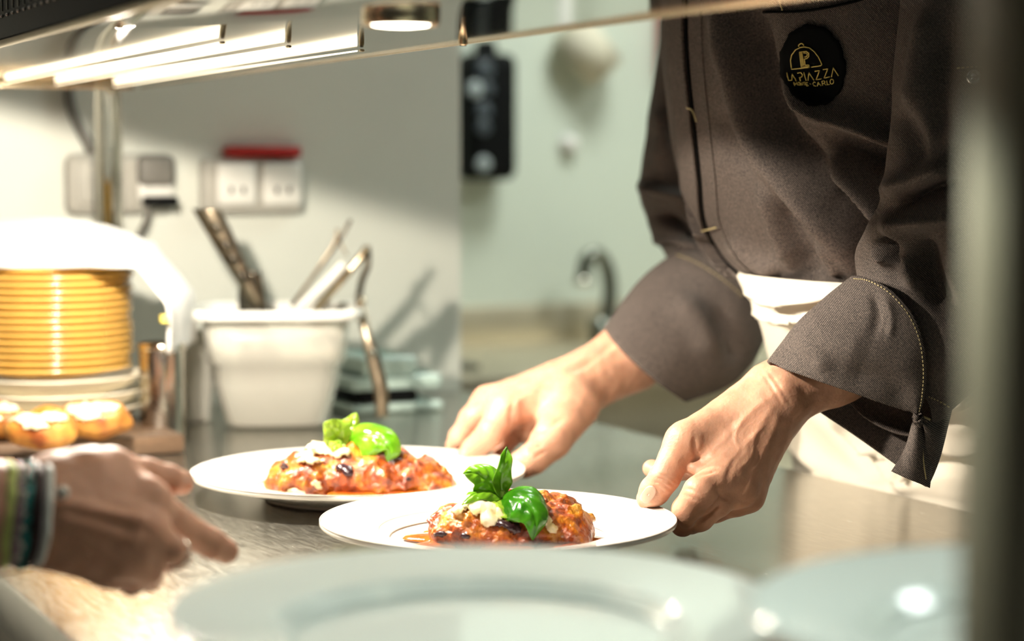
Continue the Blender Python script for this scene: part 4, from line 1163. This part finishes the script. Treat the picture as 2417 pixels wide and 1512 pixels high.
# right sleeve (far arm)
SR = [pxring(1665, -300, 1.95, (-100, 0, 0), (0, 0, -0.055), KR), pxring(1645, 0, 1.95, (-82, 0, 0), (0, 0, -0.055), KR), pxring(1628, 200, 1.96, (-87, 0, 0), (0, 0, -0.055), KR), pxring(1612, 380, 1.96, (-98, 6, 0), (0, 10, -0.055), KR),
      pxring(1610, 455, 1.96, (-99, 8, 0), (5, 15, -0.055), KR), pxring(1622, 545, 1.95, (-88, -10, 0), (10, 0, -0.055), KR), pxring(1655, 625, 1.93, (-84, -62, 0), (25, -20, -0.052), KR), pxring(1700, 700, 1.90, (-88, -84, 0), (32, -28, -0.048), KR)]
G = ringloft(SR, 150, 140)
RF = [([(1520, 440), (1570, 455), (1640, 490)], 16, 9), ([(1530, 505), (1590, 520), (1650, 560)], 15, -9), ([(1545, 560), (1600, 565), (1660, 600)], 14, 6), ([(1560, 250), (1575, 330), (1560, 400)], 24, 5), ([(1600, 200), (1620, 330), (1640, 430)], 22, -8)]
G = crumple(fold(G, RF), 0.003, 18)
sr = sheet('sleeve', G, M['denim'], ch, True, 0.002)
CR = [pxring(1697, 693, 1.90, (-106, -100, 0), (36, -33, -0.056), KR), pxring(1650, 752, 1.885, (-122, -112, 0), (22, -16, -0.060), KR), pxring(1595, 806, 1.86, (-118, -108, 0), (8, -4, -0.060), KR), pxring(1523, 858, 1.83, (-99, -89, 0), (-10, 12, -0.055), KR)]
G = ringloft(CR, 60, 160)
G = crumple(fold(G, [([(1600, 700), (1650, 760), (1690, 850)], 30, 3), ([(1690, 720), (1720, 790), (1740, 860)], 24, -3)]), 0.0025, 16)
cr = sheet('cuff', G, M['denim'], sr, True, 0.004, -1)
CRB = bvh_of((G, True))
stitch('cuff_stitching', CRB, [(1598, 602), (1640, 618), (1700, 655), (1755, 700)], 0.0005, M['thread'], cr, 0.0004, 100, 4)

# apron
AP = [wring(1.104, 1.112, 1.475, 0.128, 0.180), wring(1.095, 1.116, 1.475, 0.131, 0.183), wring(1.06, 1.143, 1.475, 0.134, 0.190), wring(1.01, 1.185, 1.49, 0.136, 0.215), wring(0.96, 1.232, 1.51, 0.122, 0.260), wring(0.91, 1.256, 1.52, 0.120, 0.285), wring(0.86, 1.262, 1.52, 0.120, 0.285), wring(0.60, 1.275, 1.52, 0.125, 0.28), wring(0.42, 1.28, 1.52, 0.13, 0.285)]
G = ringloft(AP, 260, 260)
AF = [([(1760, 690), (1850, 705), (1960, 690), (2020, 675)], 8, 5), ([(1765, 712), (1860, 728), (1960, 715)], 6, -4), ([(1770, 735), (1860, 750), (1950, 740)], 8, 4),
      ([(1890, 960), (1960, 1000), (2050, 1090), (2090, 1150)], 14, -6), ([(1940, 950), (2000, 1010), (2080, 1090), (2140, 1160)], 14, 7), ([(1990, 980), (2060, 1050), (2130, 1110)], 12, -5),
      ([(1850, 980), (1900, 1060), (1990, 1130), (2070, 1160)], 18, 6), ([(2200, 960), (2260, 940), (2320, 900)], 14, 6), ([(2210, 1000), (2280, 990), (2340, 950)], 12, -6), ([(2220, 1040), (2300, 1050), (2360, 1020)], 16, 6), ([(2090, 1140), (2200, 1100), (2330, 1110)], 18, -5), ([(1830, 1040), (1870, 1100), (1960, 1150)], 14, -5)]
G = crumple(fold(G, AF), 0.006, 13)
# never cross the worktop edge
lo = (G[..., 2] < 0.93); G[..., 0] = np.where(lo, np.maximum(G[..., 0], B1 + 0.004), G[..., 0])
ap = sheet('apron', G, M['apron'], ch, True, 0.0025)
AB = bvh_of((G, True))
tube('apron_tie', [onsurf(AB, x, y, 0.006) for x, y in ((2055, 1010), (2040, 985), (2052, 960), (2085, 950), (2110, 975), (2092, 1015), (2060, 1020))], 0.0035, M['apron'], ap, 8, 40)
tube('apron_tie', [onsurf(AB, x, y, 0.006) for x, y in ((2062, 1012), (2085, 1050), (2120, 1095), (2140, 1140))], 0.0035, M['apron'], ap, 8, 40)

# trousers and shoes below the apron
for t in (1.40, 1.62):
    lg = ringloft([wring(0.90, 1.28, t, 0.085, 0.095), wring(0.50, 1.30, t, 0.072, 0.075), wring(0.08, 1.32, t, 0.06, 0.06), wring(0.05, 1.32, t, 0.062, 0.062)], 30, 32)
    sheet('trouser_leg', lg, M['trousers'], ch, True, 0.002)
    f = Field((1.10, t - 0.07, -0.01), (1.44, t + 0.07, 0.12), 0.006)
    f.cone((1.17, t, 0.035), (1.36, t, 0.042), 0.034, 0.036, 0.02); f.cone((1.33, t, 0.05), (1.33, t, 0.09), 0.04, 0.036, 0.03)
    zz = f.lo[2] + f.res * np.arange(f.n[2]); f.d = np.maximum(f.d, (0.001 - zz)[None, None, :].astype(np.float32))
    V, fs = f.geo(1); mesh('shoe', V, fs, M['black'], ch)

# ---- skin: hands, forearms and the rest of the figure, one mesh
def bounds(pts, m):
    p = np.array(pts); return p.min(0) - m, p.max(0) + m
def PP(*t): return P(*t)
def hand(palm, fingers, res, kp=0.009, m=0.045, extra=None, k=1.0):
    pl = [(PP(a[0], a[1], a[2] * k), PP(b[0], b[1], b[2] * k), ra * k, rb * k) + tuple(r) for (a, b, ra, rb, *r) in palm]
    fg = [([PP(q[0], q[1], q[2] * k) for q in pts], [x * k for x in rad]) for pts, rad in fingers]
    allp = [q[0] for q in pl] + [q[1] for q in pl] + [x for f in fg for x in f[0]]
    lo, hi = bounds(allp, m)
    f = hand_field(lo, hi, res, pl, fg, kp)
    if extra: extra(f)
    f.noise(0.0008, 150)
    return f
# left hand
LH_palm = [((2110, 800, 1.665), (1960, 865, 1.655), 0.032, 0.029, 0.02), ((1960, 865, 1.655), (1838, 932, 1.645), 0.029, 0.0245, 0.02),
           ((1838, 930, 1.645), (1800, 975, 1.635), 0.0250, 0.0240, 0.02),
           ((1810, 930, 1.650), (1620, 1038, 1.612), 0.0185, 0.0150), ((1815, 945, 1.642), (1672, 1080, 1.615), 0.0200, 0.0150), ((1825, 960, 1.636), (1705, 1122, 1.602), 0.0200, 0.0152),
           ((1830, 970, 1.640), (1742, 1150, 1.607), 0.0190, 0.0145), ((1828, 985, 1.648), (1764, 1166, 1.620), 0.0170, 0.0138), ((1760, 970, 1.640), (1650, 1065, 1.622), 0.0180, 0.0115),
           ((1740, 1020, 1.640), (1700, 1100, 1.630), 0.028, 0.022)]
LH_fing = [([(1612, 1043, 1.612), (1568, 1128, 1.606), (1545, 1158, 1.612), (1528, 1176, 1.622)], (0.0145, 0.0122, 0.0122, 0.0092)),
           ([(1672, 1082, 1.622), (1618, 1100, 1.655), (1565, 1120, 1.680), (1539, 1106, 1.688)], (0.0130, 0.0108, 0.0092, 0.0080)),
           ([(1705, 1124, 1.602), (1652, 1160, 1.585), (1622, 1205, 1.597), (1612, 1236, 1.612)], (0.0145, 0.0130, 0.0122, 0.0105)),
           ([(1742, 1152, 1.607), (1692, 1186, 1.594), (1652, 1222, 1.604), (1632, 1234, 1.620)], (0.0135, 0.0115, 0.0105, 0.0092)),
           ([(1764, 1168, 1.620), (1735, 1188, 1.616), (1690, 1206, 1.626), (1660, 1212, 1.640)], (0.0128, 0.0105, 0.0092, 0.0080))]
def lh_extra(f):
    f.cone(PP(1850, 925, 1.622), PP(1870, 955, 1.625), 0.006, 0.006, 0.014)
    f.ell(PP(1643, 1106, 1.604), (0.0075, 0.0075, 0.0065), 0.004)
def press(geo, folds):
    """creases (negative) and tendons or veins (positive) worked into the viewer side of a skin surface, mm"""
    V, fs = geo; fa = np.array(fs)
    n = np.zeros_like(V)
    fn = np.cross(V[fa[:, 2]] - V[fa[:, 0]], V[fa[:, 3]] - V[fa[:, 1]])
    for i in range(4): np.add.at(n, fa[:, i], fn)
    n /= np.linalg.norm(n, axis=1)[:, None] + 1e-12
    vw = V - CAM; vw /= np.linalg.norm(vw, axis=1)[:, None]
    front = np.clip(-(n * vw).sum(1) * 4, 0, 1)
    p = pix(V)[:, :2]; disp = np.zeros(len(V))
    for poly, w, amp in folds:
        d, t = seg_dist(p, catmull(np.array(poly, float), 12))
        disp += amp * (0.001 if amp < 0 else 0.0006) * np.exp(-(d / w) ** 2) * (0.3 + 0.7 * np.clip(np.minimum(t, 1 - t) * 5, 0, 1))
    return V + n * (disp * front)[:, None], fs
LH = hand(LH_palm, LH_fing, 0.0011, 0.008, 0.045, lh_extra)
# right hand
RH_palm = [((1680, 700, 1.915), (1488, 841, 1.83), 0.024, 0.0288, 0.02), ((1488, 841, 1.83), (1335, 925, 1.79), 0.0288, 0.0292, 0.02),
           ((1320, 930, 1.785), (1195, 965, 1.765), 0.0240, 0.0165), ((1310, 915, 1.80), (1168, 952, 1.79), 0.0210, 0.0155), ((1300, 912, 1.815), (1152, 948, 1.81), 0.0195, 0.0140),
           ((1350, 955, 1.775), (1302, 1038, 1.737), 0.0250, 0.0165), ((1300, 960, 1.79), (1258, 1005, 1.785), 0.0260, 0.0170)]
RH_fing = [([(1195, 965, 1.765), (1160, 1020, 1.755), (1118, 1060, 1.764), (1098, 1076, 1.771)], (0.0158, 0.0128, 0.0105, 0.0082)),
           ([(1168, 952, 1.79), (1122, 985, 1.79), (1086, 1030, 1.795), (1072, 1052, 1.80)], (0.0148, 0.0115, 0.0098, 0.0080)),
           ([(1152, 948, 1.81), (1112, 985, 1.82), (1088, 1028, 1.823), (1078, 1050, 1.825)], (0.0135, 0.0105, 0.0090, 0.0078)),
           ([(1235, 985, 1.80), (1198, 1036, 1.79), (1184, 1064, 1.785)], (0.0120, 0.0100, 0.0082)),
           ([(1302, 1038, 1.737), (1258, 1083, 1.725), (1236, 1094, 1.727), (1222, 1098, 1.731)], (0.0158, 0.0135, 0.0122, 0.0102))]
RH = hand(RH_palm, RH_fing, 0.0014, 0.008, 0.045, None, KR)
# rest of the figure
B = Field((0.75, 1.10, 0.02), (1.50, 1.95, 1.80), 0.011)
B.cone((1.28, 1.5, 0.92), (1.09, 1.475, 1.20), 0.085, 0.082, 0.05, flat=((0, 1, 0), 1.0)); B.cone((1.09, 1.40, 1.2), (1.04, 1.36, 1.38), 0.07, 0.06, 0.05); B.cone((1.09, 1.55, 1.2), (1.04, 1.58, 1.38), 0.07, 0.06, 0.05)
B.cone((1.03, 1.48, 1.42), (0.99, 1.48, 1.53), 0.055, 0.052, 0.03)
B.ell((0.955, 1.48, 1.625), (0.095, 0.076, 0.115), 0.02)
B.ell((0.925, 1.48, 1.575), (0.066, 0.058, 0.055), 0.03)
B.cone((0.868, 1.48, 1.635), (0.846, 1.48, 1.598), 0.010, 0.014, 0.012)
for s in (-1, 1):
    B.ell((0.965, 1.48 + s * 0.078, 1.615), (0.018, 0.008, 0.030), 0.006)
    B.cone((1.28, 1.51 + s * 0.09, 0.90), (1.30, 1.51 + s * 0.11, 0.50), 0.07, 0.052, 0.04); B.cone((1.30, 1.51 + s * 0.11, 0.50), (1.32, 1.51 + s * 0.11, 0.08), 0.052, 0.038, 0.03)
sh_l = np.array((1.04, 1.33, 1.42)); sh_r = np.array((1.04, 1.63, 1.42))
for a, e, h in ((sh_l, PP(2290, 610, 1.60), PP(2110, 800, 1.665)), (PP(1660, -200, 2.13), PP(1632, 500, 2.165), PP(1690, 690, 2.10))):
    B.cone(a, e, 0.032, 0.032, 0.03); B.cone(e, h, 0.032, 0.031, 0.03)
LHG = press(LH.geo(2), [([(1541, 1137), (1560, 1141), (1584, 1156)], 3.2, -1.1), ([(1548, 1127), (1570, 1133), (1592, 1147)], 3.2, -1.2), ([(1556, 1119), (1578, 1125), (1598, 1138)], 3.0, -0.9), ([(1537, 1146), (1552, 1150), (1572, 1163)], 3.0, -0.6),
    ([(1702, 1189), (1672, 1214), (1640, 1238)], 4.5, -2.2), ([(1632, 1090), (1640, 1084), (1654, 1078)], 4.5, -1.8), ([(1645, 1120), (1665, 1117), (1690, 1112)], 4, -1.0), ([(1618, 1152), (1634, 1156), (1650, 1166)], 4, -0.8),
    ([(1612, 1168), (1628, 1172), (1644, 1182)], 4, -0.7), ([(1826, 955), (1770, 1040), (1712, 1108)], 9, 1.5), ([(1838, 985), (1800, 1070), (1752, 1140)], 9, 1.5), ([(1800, 945), (1740, 1005), (1680, 1066)], 9, 1.2),
    ([(1810, 1000), (1780, 1030), (1775, 1075), (1740, 1110)], 5, 0.9), ([(1760, 980), (1735, 1030), (1745, 1060), (1720, 1090)], 5, 0.8), ([(1800, 1060), (1770, 1110), (1748, 1160)], 10, -1.4), ([(1762, 1050), (1730, 1090), (1715, 1140)], 8, -1.0),
    ([(1640, 1030), (1640, 1055), (1644, 1085)], 6, -1.6), ([(1800, 880), (1820, 910), (1850, 960)], 5, -0.7), ([(1812, 874), (1835, 905), (1864, 950)], 5, -0.6), ([(1690, 1150), (1700, 1168), (1720, 1180)], 5, -0.8), ([(1740, 1186), (1755, 1192), (1772, 1188)], 5, 0.8)])
RHG = press(RH.geo(2), [([(1250, 928), (1222, 945), (1198, 962)], 8, 1.5), ([(1400, 850), (1440, 830), (1480, 812)], 9, 1.8), ([(1340, 880), (1400, 850), (1450, 810)], 8, -1.5), ([(1280, 1050), (1262, 1056), (1248, 1062)], 4, -1.3), ([(1292, 1064), (1276, 1070), (1262, 1080)], 4, -1.0),
    ([(1212, 940), (1206, 970), (1204, 1005)], 6, -1.4), ([(1224, 940), (1222, 970), (1224, 1000)], 6, 1.2), ([(1330, 985), (1290, 1010), (1240, 1022)], 7, -2.0), ([(1150, 1008), (1160, 1016), (1174, 1020)], 4, -0.7)])
body = mesh('body', *merge([LHG, RHG, B.geo(1)]), M['skin'], ch)
H = Field((0.82, 1.36, 1.55), (1.10, 1.60, 1.80), 0.007)
H.ell((0.975, 1.48, 1.665), (0.098, 0.084, 0.092), 0.01); H.ell((0.83, 1.48, 1.60), (0.055, 0.2, 0.075), 0.02, cut=True); H.noise(0.006, 60)
mesh('hair', *H.geo(1), M['hair'], body)
for s in (-1, 1):
    lathe('eye', smooth_prof([(0, -0.012), (0.009, -0.008), (0.012, 0), (0.009, 0.008), (0, 0.012)], 12), (0.874, 1.48 + s * 0.032, 1.642), M['white_plastic'], body, 16)
B3 = Field((0.84, 1.44, 1.54), (0.92, 1.52, 1.58), 0.004); B3.cone((0.866, 1.458, 1.560), (0.866, 1.502, 1.560), 0.007, 0.007, 0.003); mesh('lips', *B3.geo(1), mat('lips', (0.45, 0.2, 0.16), 0.5), body)
def nail(pos, d, up, w, l, m, parent, name='fingernail'):
    d = d / np.linalg.norm(d); up = up - d * (up @ d); up /= np.linalg.norm(up); s = np.cross(d, up)
    n1, n2 = 14, 11; W = np.zeros((n1, n2, 3))
    for i in range(n1):
        x = i / (n1 - 1) * 2 - 1
        ww = w * (1 - 0.55 * max(0, x - 0.1) ** 2 - 0.35 * max(0, -x - 0.3) ** 2)
        for j in range(n2):
            y = j / (n2 - 1) * 2 - 1
            W[i, j] = pos + d * (x * l) + s * (y * ww) - up * (0.42 * w * y * y + 0.0006 * x * x)
    return sheet(name, W, m, parent, False, 0.0006, 0)
def pxnail(geo, cx, cy, ax, ay, ang, m, parent):
    bv = BVHTree.FromPolygons(geo[0].tolist(), [tuple(f) for f in geo[1]])
    a = np.linspace(0, 2 * PI, 28, endpoint=False); g = np.zeros((6, 28, 2))
    for i, q in enumerate(np.linspace(0.002, 1, 6)):
        e = 0.75
        x = np.sign(np.cos(a)) * np.abs(np.cos(a)) ** e * ax * q; y = np.sign(np.sin(a)) * np.abs(np.sin(a)) ** e * ay * q
        g[i, :, 0] = cx + x * math.cos(ang) - y * math.sin(ang); g[i, :, 1] = cy + x * math.sin(ang) + y * math.cos(ang)
    return decal('fingernail', bv, g, m, parent, 0.0004, 0.0007, True)
pxnail(LHG, 1531, 1166, 22, 14, math.radians(127), M['nail'], body)
pxnail(RHG, 1094, 1071, 11, 7, math.radians(125), M['nail'], body)

# ================================================================ the waiter at the left
wt = empty('person', (-0.18, 1.38, 0.0), 'waiter at the left edge pointing one finger, wrist stacked with colourful bracelets', 'person')
WH_palm = [((-330, 1225, 1.135), (-60, 1215, 1.17), 0.034, 0.029, 0.02), ((-60, 1215, 1.17), (105, 1212, 1.188), 0.029, 0.0265, 0.02),
           ((120, 1185, 1.19), (342, 1190, 1.215), 0.0235, 0.0150), ((120, 1212, 1.186), (333, 1252, 1.20), 0.0240, 0.0150), ((120, 1240, 1.187), (305, 1306, 1.196), 0.0220, 0.0145), ((130, 1266, 1.192), (255, 1334, 1.202), 0.0180, 0.0125),
           ((140, 1140, 1.20), (262, 1108, 1.222), 0.0190, 0.0125), ((215, 1140, 1.208), (315, 1158, 1.22), 0.0200, 0.0110)]
WH_fing = [([(262, 1108, 1.222), (345, 1122, 1.248), (395, 1132, 1.262), (428, 1138, 1.275)], (0.0125, 0.0105, 0.0098, 0.0078)),
           ([(342, 1190, 1.215), (432, 1247, 1.25), (498, 1282, 1.27), (534, 1300, 1.28)], (0.0150, 0.0110, 0.0095, 0.0082)),
           ([(333, 1254, 1.20), (398, 1294, 1.207), (417, 1312, 1.222), (396, 1322, 1.238)], (0.0145, 0.0100, 0.0085, 0.0078)),
           ([(305, 1308, 1.196), (350, 1340, 1.202), (350, 1362, 1.216), (322, 1362, 1.230)], (0.0135, 0.0095, 0.0085, 0.0078)),
           ([(255, 1336, 1.202), (312, 1364, 1.207), (312, 1378, 1.220), (290, 1372, 1.232)], (0.0118, 0.0085, 0.0070, 0.0066))]
def wh_extra(f):
    f.cone(PP(150, 1190, 1.164), PP(330, 1228, 1.184), 0.002, 0.003, 0.007); f.cone(PP(150, 1225, 1.162), PP(315, 1275, 1.182), 0.002, 0.003, 0.007); f.cone(PP(150, 1250, 1.166), PP(290, 1318, 1.183), 0.002, 0.0025, 0.007)
WH = hand(WH_palm, WH_fing, 0.0013, 0.008, 0.045, wh_extra)
W2 = Field(P(-260, 1130, 1.53) - 0.06, P(150, 1120, 1.49) + 0.07, 0.0025)
W2.cone(P(-260, 1135, 1.53), P(40, 1116, 1.50), 0.020, 0.0135, 0.01); W2.cone(P(40, 1116, 1.50), P(112, 1124, 1.492), 0.0135, 0.010, 0.01); W2.cone(P(60, 1135, 1.50), P(160, 1175, 1.49), 0.012, 0.009, 0.008); W2.cone(P(60, 1150, 1.52), P(150, 1190, 1.51), 0.012, 0.008, 0.008)
W2.noise(0.0008, 200)
WB_ = Field((-0.45, 1.0, 0.02), (0.30, 1.80, 1.80), 0.011)
wc = np.array((-0.18, 1.38, 0))
WB_.cone(wc + (0, 0, 0.95), wc + (0.02, 0, 1.20), 0.10, 0.10, 0.05); WB_.cone(wc + (0.02, -0.12, 1.36), wc + (0.02, 0.12, 1.36), 0.065, 0.065, 0.08)
WB_.cone(wc + (0.02, 0, 1.38), wc + (0.04, 0, 1.50), 0.05, 0.045, 0.03); WB_.ell(wc + (0.06, 0, 1.60), (0.09, 0.072, 0.11), 0.02); WB_.cone(wc + (0.145, 0, 1.605), wc + (0.163, 0, 1.575), 0.009, 0.012, 0.012)
for s in (-1, 1):
    WB_.cone(wc + (0, s * 0.08, 0.92), wc + (0.02, s * 0.09, 0.48), 0.075, 0.05, 0.04); WB_.cone(wc + (0.02, s * 0.09, 0.48), wc + (0, s * 0.09, 0.07), 0.05, 0.036, 0.03)
    WB_.ell(wc + (0.06, s * 0.074, 1.59), (0.016, 0.007, 0.028), 0.005)
el1 = wc + np.array((0.05, -0.20, 1.08)); el2 = wc + np.array((0.08, 0.22, 1.06))
WB_.cone(wc + (0.02, -0.15, 1.36), el1, 0.042, 0.034, 0.03); WB_.cone(el1, PP(-330, 1225, 1.135), 0.036, 0.033, 0.02)
WB_.cone(wc + (0.02, 0.15, 1.36), el2, 0.042, 0.034, 0.03); WB_.cone(el2, P(-260, 1135, 1.53), 0.034, 0.020, 0.02)
wbody = mesh('body', *merge([WH.geo(2), W2.geo(1), WB_.geo(1)]), M['skin_w'], wt)
f = Field(wc + (-0.30, -0.32, 0.88), wc + (0.24, 0.32, 1.46), 0.012)
f.cone(wc + (0, 0, 0.98), wc + (0.02, 0, 1.20), 0.125, 0.125, 0.05); f.cone(wc + (0.02, -0.12, 1.36), wc + (0.02, 0.12, 1.36), 0.082, 0.082, 0.10)
f.cone(wc + (0.02, -0.15, 1.36), wc * 0.5 + (0.02, -0.15, 1.36) * np.array(0.5) + el1 * 0.5, 0.058, 0.056, 0.03) if False else None
f.cone(wc + (0.02, -0.15, 1.36), (wc + (0.02, -0.15, 1.36)) * 0.4 + el1 * 0.6, 0.058, 0.054, 0.03); f.cone(wc + (0.02, 0.15, 1.36), (wc + (0.02, 0.15, 1.36)) * 0.4 + el2 * 0.6, 0.058, 0.054, 0.03)
zz = f.lo[2] + f.res * np.arange(f.n[2]); f.d = np.maximum(f.d, (0.915 - zz)[None, None, :].astype(np.float32))
mesh('shirt', *f.geo(1), M['shirt'], wt)
for s in (-1, 1):
    lg = ringloft([(wc + (0, s * 0.085, z), np.array((-r, 0, 0)), np.array((0, r, 0))) for z, r in ((0.95, 0.098), (0.5, 0.072), (0.08, 0.058), (0.05, 0.06))], 26, 28)
    sheet('trouser_leg', lg, M['trousers'], wt, True, 0.002)
    f = Field(wc + (-0.10, s * 0.09 - 0.07, -0.01), wc + (0.24, s * 0.09 + 0.07, 0.12), 0.006)
    f.cone(wc + (0.17, s * 0.09, 0.032), wc + (-0.02, s * 0.09, 0.04), 0.031, 0.034, 0.02); f.cone(wc + (0, s * 0.09, 0.05), wc + (0, s * 0.09, 0.09), 0.038, 0.034, 0.03)
    zz = f.lo[2] + f.res * np.arange(f.n[2]); f.d = np.maximum(f.d, (0.001 - zz)[None, None, :].astype(np.float32))
    mesh('shoe', *f.geo(1), M['black'], wt)
f = Field(wc + (-0.10, -0.14, 1.40), wc + (0.22, 0.14, 1.76), 0.008)
f.ell(wc + (0.04, 0, 1.63), (0.094, 0.080, 0.095), 0.01); f.ell(wc + (-0.03, 0, 1.55), (0.05, 0.07, 0.10), 0.03); f.ell(wc + (0.18, 0, 1.57), (0.06, 0.2, 0.08), 0.02, cut=True); f.noise(0.005, 60)
mesh('hair', *f.geo(1), M['hair'], wbody)
nail(PP(424, 1122, 1.2665), PP(446, 1130, 1.276) - PP(400, 1120, 1.258), UP * 1.0 - FWD * 0.2, 0.0052, 0.0078, M['nail_polish'], wbody)
# bracelets round the wrist
def loop(x0, tilt, rad, y=1213, ry=112, bul=34, n=64):
    a = np.linspace(0, 2 * PI, n + 1)
    Z = 1.178 + (x0 / 4700.0) * 0.3
    c = P(x0, y, Z); r1 = Vp(tilt, -ry, 0, Z); r2 = Vp(bul, 6, -0.0295, Z)
    return c + np.cos(a)[:, None] * r1 + np.sin(a)[:, None] * r2
def band(name, x0, tilt, r, m, label=None, bul=34, wob=0.0, ry=112):
    L = loop(x0, tilt, r, bul=bul, ry=ry)
    if wob: L = L + wob * np.stack([vnoise(L, 90), vnoise(L + 2, 90), vnoise(L + 4, 90)], -1)
    o = tube(name, L, r, m, wbody, 10); 
    if label: o['label'] = label
    return o
def beads(name, x0, tilt, m, r, n, label, bul=34, skip=1, ry=113, ph=0.0):
    L = loop(x0, tilt, r, bul=bul, n=n, ry=ry)[:-1]
    geos = [lathe_geo(smooth_prof([(0, -r), (r * 0.7, -r * 0.7), (r, 0), (r * 0.7, r * 0.7), (0, r)], 9), q + 0.0006 * RNG.normal(size=3), 10) for q in L[::skip]]
    V, fs = merge(geos); o = mesh(name, V, fs, m, wbody); o['label'] = label; return o
BG = mat('lime_cord', (0.62, 0.70, 0.24), 0.7, 0, 0.15, 120); BM = mat('mauve_cord', (0.34, 0.22, 0.28), 0.7, 0, 0.15, 120); BT = mat('teal_bead', (0.03, 0.24, 0.24), 0.25, 0, 0.3, 90, coat=0.4)
BD = mat('burgundy_cord', (0.07, 0.008, 0.02), 0.6, 0, 0.2, 120); BW = mat('pale_cord', (0.66, 0.68, 0.66), 0.6, 0, 0.08, 120); BP_ = mat('pearl_bead', (0.75, 0.72, 0.66), 0.15, 0.1, 0.1, 90, coat=0.5); BK = mat('dark_cord', (0.012, 0.008, 0.008), 0.6, 0, 0.2, 100)
band('bracelet', -34, 8, 0.0034, BK, 'dark cord bracelet'); band('bracelet', -14, 8, 0.0030, BK, 'dark cord bracelet', 36)
band('bracelet', 12, 10, 0.0044, BG, 'lime green cord bracelet', 36, 0.003)
band('bracelet', 34, 10, 0.0032, BM, 'mauve cord bracelet', 36, 0.002)
beads('bracelet', 46, 10, BP_, 0.0036, 60, 'pearl bead bracelet', 34, 2)
beads('bracelet', 59, 12, BT, 0.0040, 46, 'teal bead bracelet', 36, 1)
band('bracelet', 73, 12, 0.0038, BK, 'black cord bracelet', 36)
band('bracelet', 82, 12, 0.0028, BD, 'burgundy cord bracelet', 38)
band('bracelet', 97, 14, 0.0034, BW, 'pale grey cord bracelet', 40, 0.0015)
q = P(148, 1162, 1.150)
o = lathe('pearl_charm', smooth_prof([(0, -0.0040), (0.0028, -0.0028), (0.004, 0), (0.0028, 0.0028), (0, 0.0040)], 12), q, BP_, wbody, 18)
def fring(a, b, t, r, name):
    c = a + (b - a) * t; d = (b - a) / np.linalg.norm(b - a); s = np.cross(d, UP); s /= np.linalg.norm(s); u2 = np.cross(s, d)
    A = np.linspace(0, 2 * PI, 33)
    return tube(name, c + r * (np.cos(A)[:, None] * s + np.sin(A)[:, None] * u2), 0.0011, M['polished'], wbody, 8)
fring(PP(398, 1294, 1.207), PP(417, 1312, 1.222), 0.6, 0.0098, 'finger_ring')
fring(PP(312, 1364, 1.207), PP(312, 1378, 1.220), 0.4, 0.0086, 'finger_ring')
# ---------------------------------------------------------------- light and camera
def spot(name, loc, to, col, power, ang, blend, rad):
    l = bpy.data.lights.new(name, 'SPOT'); l.color = col; l.energy = power; l.spot_size = math.radians(ang); l.spot_blend = blend; l.shadow_soft_size = rad
    o = bpy.data.objects.new(name, l); o.location = loc
    o.rotation_euler = (Vector(to) - Vector(loc)).to_track_quat('-Z', 'Y').to_euler()
    COL.objects.link(o); o['kind'] = 'helper'
    return o
WARM = (1.0, 0.91, 0.77)
spot('downlight_beam', (DL[0], DL[1], DL[2] - 0.012), (DL[0], DL[1], 0), (1, 0.88, 0.68), 1.2, 140, 0.4, 0.02)
def tilted(t, power, m, s_, rad=0.012):
    b, z = 0.460, ZS - 0.017
    ax = np.array((-m, s_, -1.0))
    spot('warming_beam', (b, t, z), tuple(np.array((b, t, z)) + ax), WARM, power, 180, 0.06, rad)
spot('downlight_beam', (D2[0], D2[1], ZS - 0.008), (D2[0], D2[1], 0), (0.86, 1.0, 0.90), 4.8, 125, 0.3, 0.02)
spot('gimbal_beam', (0.460, 1.36, ZS - 0.016), (0.80, 1.47, 1.005), WARM, 19, 64, 0.14, 0.012)
spot('gimbal_beam', (0.460, 1.60, ZS - 0.016), (0.47, 1.58, 0), WARM, 8, 150, 0.2, 0.012)
tilted(1.72, 32, 0.247, 0.040)
w = bpy.data.worlds.new('World'); SC.world = w; w.use_nodes = True
bg = w.node_tree.nodes['Background']; bg.inputs['Color'].default_value = (0.80, 0.88, 0.84, 1); bg.inputs['Strength'].default_value = 0.04
cd = bpy.data.cameras.new('camera'); co = bpy.data.objects.new('camera', cd); COL.objects.link(co)
co.matrix_world = Matrix(((RIGHT[0], UP[0], -FWD[0], CAM[0]), (RIGHT[1], UP[1], -FWD[1], CAM[1]), (RIGHT[2], UP[2], -FWD[2], CAM[2]), (0, 0, 0, 1)))
cd.sensor_width = 36; cd.sensor_fit = 'HORIZONTAL'; cd.lens = F / 2417 * 36
cd.clip_start = 0.02
cd.dof.use_dof = True; cd.dof.focus_distance = 1.585; cd.dof.aperture_fstop = 3.2
SC.camera = co
SC.view_settings.view_transform = 'Standard'; SC.view_settings.look = 'None'; SC.view_settings.gamma = 1
SC.view_settings.use_curve_mapping = False
SC.view_settings.exposure = 0.0

cy = SC.cycles
cy.max_bounces = 7; cy.diffuse_bounces = 3; cy.glossy_bounces = 4; cy.transmission_bounces = 5; cy.transparent_max_bounces = 6
cy.use_adaptive_sampling = True; cy.adaptive_threshold = 0.08; cy.adaptive_min_samples = 16; cy.caustics_refractive = False
